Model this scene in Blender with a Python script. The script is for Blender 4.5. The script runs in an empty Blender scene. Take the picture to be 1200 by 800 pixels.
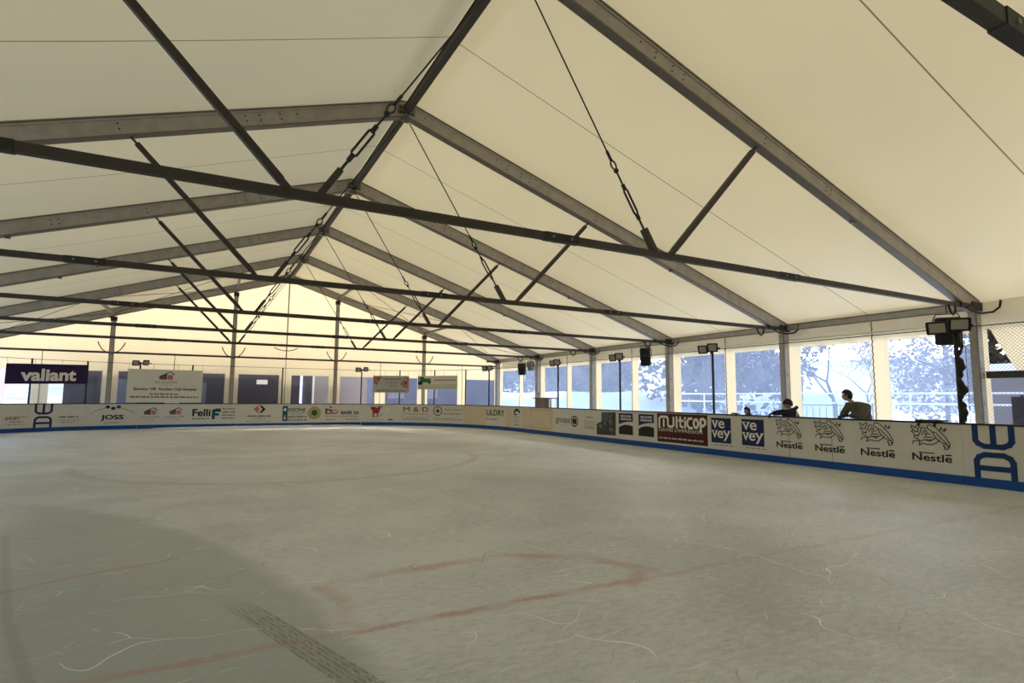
import bpy, bmesh, math, random
from mathutils import Vector, Matrix, noise
random.seed(7)
SC = bpy.context.scene
COL = SC.collection
PI = math.pi

# ------------------------------------------------------------------ materials
def new_mat(name):
    m = bpy.data.materials.new(name); m.use_nodes = True
    nt = m.node_tree; nt.nodes.clear()
    out = nt.nodes.new('ShaderNodeOutputMaterial')
    return m, nt, out

def N(nt, kind, **kw):
    n = nt.nodes.new(kind)
    for k, v in kw.items():
        if k.startswith('i_'):
            n.inputs[k[2:].replace('_', ' ')].default_value = v
        else:
            setattr(n, k, v)
    return n

def L(nt, a, b): nt.links.new(a, b)

def c4(c): return (c[0], c[1], c[2], 1)

def plain(name, col, rough=0.6, metal=0.0, vary=0.12, scale=6.0, bump=0.0):
    """principled with a procedural noise variation"""
    m, nt, out = new_mat(name)
    p = N(nt, 'ShaderNodeBsdfPrincipled')
    tc = N(nt, 'ShaderNodeTexCoord')
    nz = N(nt, 'ShaderNodeTexNoise'); nz.inputs['Scale'].default_value = scale; nz.inputs['Detail'].default_value = 5
    L(nt, tc.outputs['Object'], nz.inputs['Vector'])
    mx = N(nt, 'ShaderNodeMix', data_type='RGBA')
    mx.inputs['A'].default_value = c4([v * (1 - vary) for v in col])
    mx.inputs['B'].default_value = c4([min(1, v * (1 + vary)) for v in col])
    L(nt, nz.outputs['Fac'], mx.inputs['Factor'])
    L(nt, mx.outputs['Result'], p.inputs['Base Color'])
    p.inputs['Roughness'].default_value = rough
    p.inputs['Metallic'].default_value = metal
    if not metal: p.inputs['Specular IOR Level'].default_value = .22
    if bump:
        b = N(nt, 'ShaderNodeBump'); b.inputs['Strength'].default_value = bump
        L(nt, nz.outputs['Fac'], b.inputs['Height']); L(nt, b.outputs['Normal'], p.inputs['Normal'])
    L(nt, p.outputs['BSDF'], out.inputs['Surface'])
    return m

def fabric_mat(name, dif, tra, fac, seam=False, pleats=False):
    m, nt, out = new_mat(name)
    tc = N(nt, 'ShaderNodeTexCoord')
    d = N(nt, 'ShaderNodeBsdfDiffuse'); t = N(nt, 'ShaderNodeBsdfTranslucent')
    mix = N(nt, 'ShaderNodeMixShader'); mix.inputs['Fac'].default_value = fac
    nz = N(nt, 'ShaderNodeTexNoise'); nz.inputs['Scale'].default_value = 0.35; nz.inputs['Detail'].default_value = 4
    L(nt, tc.outputs['Object'], nz.inputs['Vector'])
    def coloured(col, lo, hi):
        mx = N(nt, 'ShaderNodeMix', data_type='RGBA')
        mx.inputs['A'].default_value = c4([v * lo for v in col]); mx.inputs['B'].default_value = c4([min(1, v * hi) for v in col])
        L(nt, nz.outputs['Fac'], mx.inputs['Factor'])
        return mx.outputs['Result']
    dc, tcx = coloured(dif, .94, 1.05), coloured(tra, .93, 1.06)
    if seam:   # welded seam / rope pocket running up the slope in the middle of every five metre bay
        sp = N(nt, 'ShaderNodeSeparateXYZ'); L(nt, tc.outputs['Object'], sp.inputs[0])
        a = N(nt, 'ShaderNodeMath', operation='MULTIPLY_ADD'); a.inputs[1].default_value = .2; a.inputs[2].default_value = 20
        L(nt, sp.outputs['Y'], a.inputs[0])
        f = N(nt, 'ShaderNodeMath', operation='FRACT'); L(nt, a.outputs[0], f.inputs[0])
        s = N(nt, 'ShaderNodeMath', operation='SUBTRACT'); s.inputs[1].default_value = .5; L(nt, f.outputs[0], s.inputs[0])
        ab = N(nt, 'ShaderNodeMath', operation='ABSOLUTE'); L(nt, s.outputs[0], ab.inputs[0])
        lt = N(nt, 'ShaderNodeMath', operation='LESS_THAN'); lt.inputs[1].default_value = .0022; L(nt, ab.outputs[0], lt.inputs[0])
        def dark(c):
            mx = N(nt, 'ShaderNodeMix', data_type='RGBA'); mx.inputs['B'].default_value = (.22, .18, .12, 1)
            L(nt, lt.outputs[0], mx.inputs['Factor']); L(nt, c, mx.inputs['A']); return mx.outputs['Result']
        dc, tcx = dark(dc), dark(tcx)
    L(nt, dc, d.inputs['Color']); L(nt, tcx, t.inputs['Color'])
    b = N(nt, 'ShaderNodeBump'); b.inputs['Strength'].default_value = .35
    if pleats:
        w = N(nt, 'ShaderNodeTexNoise'); w.inputs['Scale'].default_value = 1.0; w.inputs['Detail'].default_value = 3
        mp = N(nt, 'ShaderNodeMapping'); mp.inputs['Scale'].default_value = (7, 7, .35)
        L(nt, tc.outputs['Object'], mp.inputs['Vector']); L(nt, mp.outputs['Vector'], w.inputs['Vector'])
        b.inputs['Distance'].default_value = .08
        L(nt, w.outputs['Fac'], b.inputs['Height'])
    else:
        w = N(nt, 'ShaderNodeTexNoise'); w.inputs['Scale'].default_value = .8; w.inputs['Detail'].default_value = 2
        L(nt, tc.outputs['Object'], w.inputs['Vector']); b.inputs['Distance'].default_value = .05
        L(nt, w.outputs['Fac'], b.inputs['Height'])
    L(nt, b.outputs['Normal'], d.inputs['Normal']); L(nt, b.outputs['Normal'], t.inputs['Normal'])
    g = N(nt, 'ShaderNodeBsdfGlossy'); g.inputs['Roughness'].default_value = .35; g.inputs['Color'].default_value = (1, .95, .85, 1)
    mix2 = N(nt, 'ShaderNodeMixShader'); mix2.inputs['Fac'].default_value = .05
    L(nt, d.outputs[0], mix.inputs[1]); L(nt, t.outputs[0], mix.inputs[2])
    L(nt, mix.outputs[0], mix2.inputs[1]); L(nt, g.outputs[0], mix2.inputs[2])
    L(nt, mix2.outputs[0], out.inputs['Surface'])
    return m

def vinyl_mat(name, haze, tint, hazecol):
    m, nt, out = new_mat(name)
    tr = N(nt, 'ShaderNodeBsdfTransparent'); tr.inputs['Color'].default_value = c4(tint)
    tl = N(nt, 'ShaderNodeBsdfTranslucent'); tl.inputs['Color'].default_value = c4(hazecol)
    gl = N(nt, 'ShaderNodeBsdfGlossy'); gl.inputs['Roughness'].default_value = .12; gl.inputs['Color'].default_value = (.9, .9, .9, 1)
    tc = N(nt, 'ShaderNodeTexCoord'); nz = N(nt, 'ShaderNodeTexNoise'); nz.inputs['Scale'].default_value = 1.3; nz.inputs['Detail'].default_value = 4
    L(nt, tc.outputs['Object'], nz.inputs['Vector'])
    mr = N(nt, 'ShaderNodeMapRange'); mr.inputs['To Min'].default_value = haze * .7; mr.inputs['To Max'].default_value = haze * 1.3
    L(nt, nz.outputs['Fac'], mr.inputs['Value'])
    a = N(nt, 'ShaderNodeMixShader'); L(nt, mr.outputs[0], a.inputs['Fac']); L(nt, tr.outputs[0], a.inputs[1]); L(nt, tl.outputs[0], a.inputs[2])
    b = N(nt, 'ShaderNodeMixShader'); b.inputs['Fac'].default_value = .05; L(nt, a.outputs[0], b.inputs[1]); L(nt, gl.outputs[0], b.inputs[2])
    L(nt, b.outputs[0], out.inputs['Surface'])
    return m

M = {}
M['roof'] = fabric_mat('roof fabric', (.70, .64, .49), (.80, .675, .38), .133, seam=True)
M['wall'] = fabric_mat('wall fabric', (.74, .70, .58), (.86, .77, .55), .33, pleats=True)
M['gable'] = fabric_mat('gable fabric', (.74, .70, .56), (.84, .715, .46), .27, pleats=True)
M['valance'] = fabric_mat('valance fabric', (.7, .66, .56), (.5, .45, .36), .1, pleats=True)
M['vinyl'] = vinyl_mat('clear vinyl', .2, (.78, .88, 1), (.48, .64, 1))
M['vinyl_dusty'] = vinyl_mat('dusty clear vinyl', .05, (.88, .88, .92), (.5, .5, .6))
M['alu'] = plain('aluminium profile', (.36, .33, .28), .5, .35, .28, 5)
M['alu_lip'] = plain('aluminium lip', (.17, .15, .125), .5, .4, .2, 5)
M['steel'] = plain('galvanised steel bar', (.062, .053, .043), .6, .4, .25, 8)
M['iron'] = plain('dark bracket steel', (.035, .031, .028), .6, .4, .2, 10)
M['black'] = plain('black plastic', (.012, .012, .013), .45, 0, .2, 10)
M['cable'] = plain('black cable', (.02, .018, .015), .6, .2, .2, 10)
M['board'] = plain('white board plastic', (.60, .57, .51), .42, 0, .06, 3)
M['panelwood'] = plain('tan board sheet', (.60, .50, .36), .5, 0, .10, 3)
M['kick'] = plain('blue kick plate', (.008, .06, .25), .35, 0, .25, 4)
M['rail'] = plain('dark top rail', (.02, .022, .03), .4, 0, .2, 6)
M['pole'] = plain('dark painted pole', (.025, .028, .032), .5, .3, .2, 6)
M['ink'] = plain('black print', (.016, .014, .014), .5, 0, .1, 6)
M['inkgrey'] = plain('grey print', (.16, .145, .13), .5, 0, .2, 20)
M['navy'] = plain('navy print', (.012, .02, .085), .45, 0, .15, 6)
M['deblue'] = plain('blue letter print', (.006, .035, .13), .45, 0, .15, 6)
M['purple'] = plain('dark purple banner', (.022, .008, .055), .55, 0, .2, 2)
M['maroon'] = plain('maroon print', (.065, .010, .010), .5, 0, .35, 3)
M['redink'] = plain('red print', (.32, .03, .025), .5, 0, .2, 8)
M['pink'] = plain('salmon print', (.5, .16, .13), .5, 0, .2, 8)
M['orange'] = plain('orange print', (.6, .33, .05), .5, 0, .2, 8)
M['olive'] = plain('olive gold print', (.35, .33, .12), .5, 0, .2, 8)
M['green'] = plain('green print', (.03, .16, .03), .5, 0, .3, 8)
M['teal'] = plain('dark teal print', (.01, .06, .09), .5, 0, .2, 8)
M['white'] = plain('white print', (.75, .73, .68), .5, 0, .05, 6)
M['banner'] = plain('white banner cloth', (.66, .63, .53), .7, 0, .05, 2)
M['bannergrey'] = plain('grey banner cloth', (.42, .41, .38), .7, 0, .08, 4)
M['photo'] = plain('dark photo print', (.05, .05, .055), .5, 0, .9, 9)
M['photoblue'] = plain('blue grey photo print', (.07, .10, .14), .5, 0, .3, 5)
M['lens'] = plain('floodlight glass', (.34, .31, .26), .25, 0, .1, 30)
M['greyplastic'] = plain('grey plastic', (.2, .2, .2), .5, 0, .1, 6)
M['skin'] = plain('skin', (.42, .24, .17), .55, 0, .08, 20)
M['hair'] = plain('dark hair', (.015, .010, .008), .6, 0, .3, 40)
M['jacket'] = plain('khaki jacket cloth', (.105, .095, .075), .85, 0, .45, 9, .3)
M['scarf'] = plain('plum glove cloth', (.035, .02, .04), .85, 0, .3, 14, .3)
M['navyjacket'] = plain('navy jacket cloth', (.014, .016, .03), .8, 0, .3, 10, .3)
M['trousers'] = plain('dark trousers', (.02, .022, .03), .85, 0, .2, 10)
M['helmet'] = plain('dark helmet shell', (.02, .015, .016), .3, 0, .3, 20)
M['brown'] = plain('brown wood', (.13, .095, .06), .6, 0, .25, 6)
M['snow'] = plain('snow', (.88, .90, .93), .8, 0, .03, 1, .2)
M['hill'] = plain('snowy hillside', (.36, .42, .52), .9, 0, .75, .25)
M['bark'] = plain('bark with snow', (.075, .06, .05), .85, 0, .35, 12)
M['leaf'] = plain('evergreen needles', (.035, .055, .045), .8, 0, .5, 3)
M['frost'] = plain('frosted twigs', (.22, .22, .23), .8, 0, .4, 3)
M['darkwall'] = plain('dark weathered cladding', (.024, .022, .028), .8, 0, .25, 1.2)
M['palewall'] = plain('pale rendered wall', (.22, .21, .23), .8, 0, .1, 2)
M['bluewall'] = plain('blue grey cladding', (.08, .10, .15), .8, 0, .25, 1.2)
M['railwhite'] = plain('pale painted railing', (.75, .76, .78), .5, 0, .05, 5)
M['netting'] = plain('net cord', (.10, .095, .08), .8, 0, .1, 5)
M['netting_dark'] = plain('bundled net', (.035, .03, .026), .9, 0, .3, 30, .3)
M['lightcol'] = plain('bright plastic', (.8, .8, .82), .4, 0, .05, 5)

def ice_material():
    m, nt, out = new_mat('skated ice')
    tc = N(nt, 'ShaderNodeTexCoord'); P = tc.outputs['Object']
    p = N(nt, 'ShaderNodeBsdfPrincipled')
    def math_(op, a, b=None, c=None):
        n = N(nt, 'ShaderNodeMath', operation=op)
        for i, v in enumerate((a, b, c)):
            if v is None: continue
            if isinstance(v, (int, float)): n.inputs[i].default_value = v
            else: L(nt, v, n.inputs[i])
        return n.outputs[0]
    def vm(op, a, b=None, scale=None):
        n = N(nt, 'ShaderNodeVectorMath', operation=op)
        for i, v in enumerate((a, b)):
            if v is None: continue
            if isinstance(v, tuple): n.inputs[i].default_value = v
            else: L(nt, v, n.inputs[i])
        if scale is not None: L(nt, scale, n.inputs['Scale'])
        return n
    def tex(scale, detail=4, mapping=None, rot=0, distort=0):
        n = N(nt, 'ShaderNodeTexNoise'); n.inputs['Scale'].default_value = scale; n.inputs['Detail'].default_value = detail
        n.inputs['Distortion'].default_value = distort
        src = P
        if mapping:
            mp = N(nt, 'ShaderNodeMapping'); mp.inputs['Scale'].default_value = mapping; mp.inputs['Rotation'].default_value = (0, 0, rot)
            L(nt, P, mp.inputs['Vector']); src = mp.outputs['Vector']
        L(nt, src, n.inputs['Vector']); return n.outputs['Fac']
    def smooth(v, lo, hi):
        n = N(nt, 'ShaderNodeMapRange', interpolation_type='SMOOTHSTEP'); L(nt, v, n.inputs['Value'])
        n.inputs['From Min'].default_value = lo; n.inputs['From Max'].default_value = hi
        return n.outputs[0]
    # wobbly position for hand-worn lines
    wob = N(nt, 'ShaderNodeTexNoise'); wob.inputs['Scale'].default_value = 2.2; wob.inputs['Detail'].default_value = 4; L(nt, P, wob.inputs['Vector'])
    ws = vm('SUBTRACT', wob.outputs['Color'], (.5, .5, .5)); wsc = N(nt, 'ShaderNodeVectorMath', operation='SCALE'); L(nt, ws.outputs[0], wsc.inputs[0]); wsc.inputs['Scale'].default_value = .22
    PW = vm('ADD', P, wsc.outputs[0]).outputs[0]
    PF = vm('MULTIPLY', PW, (1, 1, 0)).outputs[0]
    P0 = vm('MULTIPLY', P, (1, 1, 0)).outputs[0]
    def seg(a, b, pos=None):
        pos = pos or PF
        ba = (b[0] - a[0], b[1] - a[1], 0); l2 = ba[0] ** 2 + ba[1] ** 2
        pa = vm('SUBTRACT', pos, (a[0], a[1], 0)).outputs[0]
        dt = vm('DOT_PRODUCT', pa, ba).outputs['Value']
        h = N(nt, 'ShaderNodeMath', operation='DIVIDE', use_clamp=True); L(nt, dt, h.inputs[0]); h.inputs[1].default_value = l2
        pr = N(nt, 'ShaderNodeVectorMath', operation='SCALE'); pr.inputs[0].default_value = ba; L(nt, h.outputs[0], pr.inputs['Scale'])
        return vm('LENGTH', vm('SUBTRACT', pa, pr.outputs[0]).outputs[0]).outputs['Value']
    def mn(l):
        r = l[0]
        for x in l[1:]: r = math_('MINIMUM', r, x)
        return r
    def poly(pts, pos=None): return mn([seg(pts[i], pts[i + 1], pos) for i in range(len(pts) - 1)])
    def inv(v): return math_('SUBTRACT', 1.0, v)
    def mul(a, b): return math_('MULTIPLY', a, b)
    patchy = smooth(tex(1.6, 5), .36, .62)
    fine = smooth(tex(28, 4, (1, 3, 1)), .35, .65)
    # painted red lines, worn
    d1 = poly([(-9.5, -26.1), (-4.78, -25.43), (-3.62, -25.02)])
    red = mul(inv(smooth(d1, .012, .05)), .8)
    d2 = poly([(-12, -27.46), (9, -27.46)])
    sx = N(nt, 'ShaderNodeSeparateXYZ'); L(nt, P, sx.inputs[0])
    red2 = mul(mul(inv(smooth(d2, .012, .075)), .9), mul(math_('MULTIPLY_ADD', patchy, .65, .35), inv(mul(smooth(sx.outputs['X'], -.2, 1.2), .45))))
    d3 = mn([poly([(-2.53, -26.45), (-2.46, -26.8), (-2.45, -27.35)]), poly([(-2.4, -26.37), (-1.59, -26.34), (-.84, -26.25), (-.05, -26.72), (.17, -27.3), (-.2, -27.5)])])
    red3 = mul(mul(inv(smooth(d3, .02, .13)), .75), math_('MULTIPLY_ADD', patchy, .8, .2))
    d4 = vm('LENGTH', vm('SUBTRACT', PF, (-3.16, -23.76, 0)).outputs[0]).outputs['Value']
    red4 = mul(inv(smooth(d4, .1, .3)), .35)
    redf = math_('MINIMUM', 1.0, mn([red]) if False else math_('MAXIMUM', math_('MAXIMUM', red, red2), math_('MAXIMUM', red3, red4)))
    redf = mul(redf, math_('MULTIPLY_ADD', fine, .45, .38))
    # faint dark painted line and circle
    d5 = poly([(-11, -15.2), (-4, -15.95), (4.5, -16.3)])
    dc = vm('LENGTH', vm('MULTIPLY', vm('SUBTRACT', PF, (-1.4, -16.2, 0)).outputs[0], (1, 1.05, 0)).outputs[0]).outputs['Value']
    ring = math_('ABSOLUTE', math_('SUBTRACT', dc, 4.5))
    ring = math_('ADD', ring, mul(smooth(math_('MULTIPLY', N_sepy(nt, P), 1.0), -16.4, -14.9), 9))
    faint = math_('MAXIMUM', mul(inv(smooth(d5, .03, .16)), .32), mul(inv(smooth(ring, .04, .2)), .30))
    # tyre tread strip
    tr = poly([(-3.7, -25.2), (-3.02, -26.9), (-2.45, -28.6)], P0)
    strip = inv(smooth(tr, .085, .10))
    tread = tex(1, 1, (46, 7, 1), rot=.33)
    wav = N(nt, 'ShaderNodeTexWave', wave_type='BANDS', bands_direction='X'); wav.inputs['Scale'].default_value = 9.5; wav.inputs['Distortion'].default_value = .6
    mpw = N(nt, 'ShaderNodeMapping'); mpw.inputs['Rotation'].default_value = (0, 0, -.335); L(nt, P, mpw.inputs['Vector']); L(nt, mpw.outputs[0], wav.inputs['Vector'])
    treadf = mul(strip, mul(smooth(N_sepyv(nt, P, -1), 26.3, 27.0), math_('MULTIPLY_ADD', mul(wav.outputs['Fac'], smooth(tread, .35, .6)), .55, .3)))
    tl = mul(inv(smooth(poly([(-5.3, -23.2), (-4.55, -26.2), (-4.1, -27.6)], P0), .015, .05)), .35)
    # wetter, freshly scraped lane on the left: bounded by a curve
    def halfplane(a, b):   # positive to the left of a->b
        nx, ny = -(b[1] - a[1]), b[0] - a[0]; l = math.hypot(nx, ny)
        return vm('DOT_PRODUCT', vm('SUBTRACT', P0, (a[0], a[1], 0)).outputs[0], (nx / l, ny / l, 0)).outputs['Value']
    cd = math_('SUBTRACT', 11.0, vm('LENGTH', vm('SUBTRACT', PF, (-13.4, -28.6, 0)).outputs[0]).outputs['Value'])
    wet = smooth(cd, -.02, .22)
    ripple = smooth(tex(5, 3, (.35, 3.2, 1), rot=.25), .5, .62)
    wetfar = smooth(N_sepyv(nt, P, 1), -22.6, -20.5)
    wetl = inv(mul(inv(smooth(poly([(-5.3, -22.8), (-4.7, -26.2), (-4.4, -29)], P0), .0, .8)), .5))
    left = smooth(halfplane((-4.4, -29), (-5.3, -23.0)), -.4, .5)
    wetf = mul(wet, math_('SUBTRACT', 1.0, mul(left, .75)))
    wetf = mul(wetf, math_('SUBTRACT', 1.0, mul(mul(ripple, wetfar), .5)))
    # general surface
    big = tex(.22, 4); mid = tex(1.1, 6); grain = tex(9, 5, (1, 2.2, 1), rot=.2)
    gr2 = tex(60, 4, (.5, 2.4, 1), rot=-.15)
    col = N(nt, 'ShaderNodeMix', data_type='RGBA'); col.inputs['A'].default_value = (.42, .445, .45, 1); col.inputs['B'].default_value = (.65, .68, .69, 1)
    v = math_('ADD', mul(big, .35), math_('ADD', mul(mid, .17), math_('ADD', mul(grain, .24), mul(gr2, .24))))
    L(nt, smooth(v, .40, .60), col.inputs['Factor'])
    def over(base, c, fac):
        mx = N(nt, 'ShaderNodeMix', data_type='RGBA'); L(nt, base, mx.inputs['A']); mx.inputs['B'].default_value = c4(c); L(nt, fac, mx.inputs['Factor'])
        return mx.outputs['Result']
    o = col.outputs['Result']
    o = over(o, (.30, .335, .32), mul(wetf, .72))
    o = over(o, (.25, .25, .23), faint)
    # skate scratches: thin light and dark curves from distorted voronoi cell edges
    def scratches(scale, width, rot, stretch, seed):
        mp = N(nt, 'ShaderNodeMapping'); mp.inputs['Scale'].default_value = (stretch, 1, 1); mp.inputs['Rotation'].default_value = (0, 0, rot); mp.inputs['Location'].default_value = (seed, seed * 1.7, 0)
        dn = N(nt, 'ShaderNodeTexNoise'); dn.inputs['Scale'].default_value = .9; dn.inputs['Detail'].default_value = 2; L(nt, P, dn.inputs['Vector'])
        dd = N(nt, 'ShaderNodeVectorMath', operation='SCALE'); L(nt, dn.outputs['Color'], dd.inputs[0]); dd.inputs['Scale'].default_value = 1.4
        L(nt, vm('ADD', P0, dd.outputs[0]).outputs[0], mp.inputs['Vector'])
        vo = N(nt, 'ShaderNodeTexVoronoi', feature='DISTANCE_TO_EDGE', voronoi_dimensions='2D'); vo.inputs['Scale'].default_value = scale
        L(nt, mp.outputs[0], vo.inputs['Vector'])
        msk = smooth(tex(scale * .9, 2, (1, 1, 1), rot=rot + 1), .52, .6)
        return mul(inv(smooth(vo.outputs['Distance'], width * .4, width)), msk)
    s1 = scratches(.9, .003, .5, .35, 3.1); s2 = scratches(1.6, .004, -.6, .3, 8.7); s3 = scratches(2.6, .005, 1.3, .4, 14.2)
    s4 = scratches(1.2, .006, 2.2, .3, 21.0); s5 = scratches(4.5, .012, .1, .25, 31.0)
    s6 = scratches(7, .02, .35, .22, 41.0)
    o = over(o, (.85, .87, .87), mul(s6, .28))
    o = over(o, (.92, .93, .92), mul(math_('MAXIMUM', s1, math_('MAXIMUM', s2, s3)), .95))
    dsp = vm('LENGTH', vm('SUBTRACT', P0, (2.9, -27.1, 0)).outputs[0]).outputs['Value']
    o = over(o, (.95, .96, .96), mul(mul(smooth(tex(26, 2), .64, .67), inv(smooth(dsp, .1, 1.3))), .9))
    o = over(o, (.30, .30, .26), mul(math_('MAXIMUM', s4, s5), .55))
    o = over(o, (.15, .15, .12), treadf)
    o = over(o, (.22, .21, .18), tl)
    o = over(o, (.42, .15, .13), redf)
    L(nt, o, p.inputs['Base Color'])
    rg = math_('SUBTRACT', math_('MULTIPLY_ADD', grain, .25, .34), mul(wetf, .10))
    L(nt, rg, p.inputs['Roughness'])
    p.inputs['IOR'].default_value = 1.31
    b = N(nt, 'ShaderNodeBump'); b.inputs['Strength'].default_value = .4; b.inputs['Distance'].default_value = .02
    L(nt, math_('ADD', math_('ADD', mul(grain, .6), mul(gr2, .4)), mul(math_('MAXIMUM', s1, s2), .8)), b.inputs['Height'])
    L(nt, b.outputs['Normal'], p.inputs['Normal'])
    L(nt, p.outputs[0], out.inputs['Surface'])
    return m

def N_sepy(nt, P):
    s = N(nt, 'ShaderNodeSeparateXYZ'); L(nt, P, s.inputs[0]); return s.outputs['Y']
def N_sepyv(nt, P, k):
    s = N(nt, 'ShaderNodeSeparateXYZ'); L(nt, P, s.inputs[0])
    n = N(nt, 'ShaderNodeMath', operation='MULTIPLY'); L(nt, s.outputs['Y'], n.inputs[0]); n.inputs[1].default_value = k
    return n.outputs[0]
M['ice'] = ice_material()

# ------------------------------------------------------------------ mesh builder
class MB:
    def __init__(s): s.v = []; s.f = []; s.m = []; s.mi = 0
    def add(s, vs, fs):
        o = len(s.v); s.v += [Vector(v) for v in vs]; s.f += [tuple(i + o for i in f) for f in fs]; s.m += [s.mi] * len(fs); return s
    def box(s, lo, hi):
        x0, y0, z0 = lo; x1, y1, z1 = hi
        return s.add([(x0, y0, z0), (x1, y0, z0), (x1, y1, z0), (x0, y1, z0), (x0, y0, z1), (x1, y0, z1), (x1, y1, z1), (x0, y1, z1)],
                     [(0, 3, 2, 1), (4, 5, 6, 7), (0, 1, 5, 4), (1, 2, 6, 5), (2, 3, 7, 6), (3, 0, 4, 7)])
    def bar(s, a, b, w, h, up=(0, 0, 1)):
        """rectangular bar from a to b; h along up, w sideways"""
        a, b = Vector(a), Vector(b); d = (b - a).normalized(); up = Vector(up)
        side = d.cross(up)
        if side.length < 1e-4: side = d.cross(Vector((0, 1, 0)))
        side.normalize(); u = side.cross(d).normalized()
        vs = []
        for p in (a, b):
            for q, r in ((-1, -1), (1, -1), (1, 1), (-1, 1)): vs.append(p + side * w / 2 * q + u * h / 2 * r)
        return s.add(vs, [(0, 1, 2, 3), (7, 6, 5, 4), (0, 4, 5, 1), (1, 5, 6, 2), (2, 6, 7, 3), (3, 7, 4, 0)])
    def tube(s, pts, r, n=8, closed=False, cap=True):
        pts = [Vector(p) for p in pts]; rs = r if isinstance(r, (list, tuple)) else [r] * len(pts)
        k = len(pts); rings = []; ref = None
        for i, p in enumerate(pts):
            a = pts[i - 1] if (i > 0 or closed) else p; b = pts[(i + 1) % k] if (i < k - 1 or closed) else p
            d = (b - a).normalized()
            if ref is None:
                ref = d.orthogonal().normalized()
            ref = (ref - d * ref.dot(d))
            if ref.length < 1e-5: ref = d.orthogonal()
            ref.normalize(); w = d.cross(ref)
            rings.append([p + (ref * math.cos(2 * PI * j / n) + w * math.sin(2 * PI * j / n)) * rs[i] for j in range(n)])
        vs = [v for r_ in rings for v in r_]; fs = []
        for i in range(k if closed else k - 1):
            for j in range(n):
                a, b = i * n + j, i * n + (j + 1) % n; c, d = ((i + 1) % k) * n + (j + 1) % n, ((i + 1) % k) * n + j
                fs.append((a, b, c, d))
        if cap and not closed:
            fs.append(tuple(reversed(range(n)))); fs.append(tuple((k - 1) * n + j for j in range(n)))
        return s.add(vs, fs)
    def cyl(s, a, b, r, n=12): return s.tube([a, b], r, n)
    def ball(s, c, r, nu=12, nv=8, sc=(1, 1, 1)):
        c = Vector(c); vs = [c + Vector((0, 0, r * sc[2]))]
        for i in range(1, nv):
            t = PI * i / nv
            for j in range(nu):
                p = 2 * PI * j / nu
                vs.append(c + Vector((r * sc[0] * math.sin(t) * math.cos(p), r * sc[1] * math.sin(t) * math.sin(p), r * sc[2] * math.cos(t))))
        vs.append(c - Vector((0, 0, r * sc[2]))); fs = []
        for j in range(nu): fs.append((0, 1 + j, 1 + (j + 1) % nu))
        for i in range(nv - 2):
            for j in range(nu):
                a = 1 + i * nu + j; b = 1 + i * nu + (j + 1) % nu; fs.append((a, a + nu, b + nu, b))
        e = len(vs) - 1
        for j in range(nu): fs.append((e, e - nu + (j + 1) % nu, e - nu + j))
        return s.add(vs, fs)
    def build(s, name, mat, parent=None, smooth=False, loc=None):
        me = bpy.data.meshes.new(name)
        base = world_loc(parent) if parent else (Vector(loc) if loc else Vector((0, 0, 0)))
        me.from_pydata([tuple(v - base) for v in s.v], [], s.f)
        mats = mat if isinstance(mat, (list, tuple)) else [mat]
        for m in mats: me.materials.append(m)
        if len(mats) > 1: me.polygons.foreach_set('material_index', s.m)
        if smooth: me.polygons.foreach_set('use_smooth', [True] * len(me.polygons))
        me.validate(); me.update()
        o = bpy.data.objects.new(name, me); COL.objects.link(o)
        if parent: o.parent = parent
        else: o.location = base
        return o

def world_loc(o):
    v = Vector(o.location)
    while o.parent: o = o.parent; v += Vector(o.location)
    return v
def empty(name, loc):
    o = bpy.data.objects.new(name, None); COL.objects.link(o); o.location = loc; o.empty_display_size = .2; return o
def tag(o, label=None, cat=None, group=None, kind=None):
    if label: o['label'] = label
    if cat: o['category'] = cat
    if group: o['group'] = group
    if kind: o['kind'] = kind
    return o
def struct(o): o['kind'] = 'structure'; return o
def copy_tree(o, parent=None):
    c = o.copy(); COL.objects.link(c); c.parent = parent
    for ch in [x for x in o.children]: copy_tree(ch, c)
    return c

# ------------------------------------------------------------------ tent dimensions (metres)
HW = 12.5            # half width to the wall posts
RZ, SL = 7.95, .323  # fabric height at the ridge, slope
def roofz(x): return RZ - SL * abs(x)
YB, YF = 0.0, -40.0  # far gable, near end

# floor: the ice, and the snowy ground outside
mb = MB(); mb.box((-12.6, -39.9, -.12), (12.6, -.05, 0)); struct(mb.build('floor', M['ice']))
mb = MB()
gx = [-90, -60, -40, -25, -16, -12.7, 12.7, 16, 22, 30, 45, 70, 100, 140]; gy = [-60, -45, -30, -15, -2, .3, 6, 14, 25, 45, 75, 120]
def gz(x, y):
    if -13 < x < 13 and -41 < y < .5: return -.14
    d = max(abs(x) - 13, y - .5, 0)
    return -.14 + min(d, 10) * .01 + noise.noise(Vector((x * .07, y * .07, 0))) * .3 * min(1, d / 10)
vs = [(x, y, gz(x, y)) for y in gy for x in gx]; nx = len(gx)
mb.add(vs, [(j * nx + i, j * nx + i + 1, (j + 1) * nx + i + 1, (j + 1) * nx + i) for j in range(len(gy) - 1) for i in range(nx - 1)])
struct(mb.build('ground', M['snow'], smooth=True))

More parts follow.
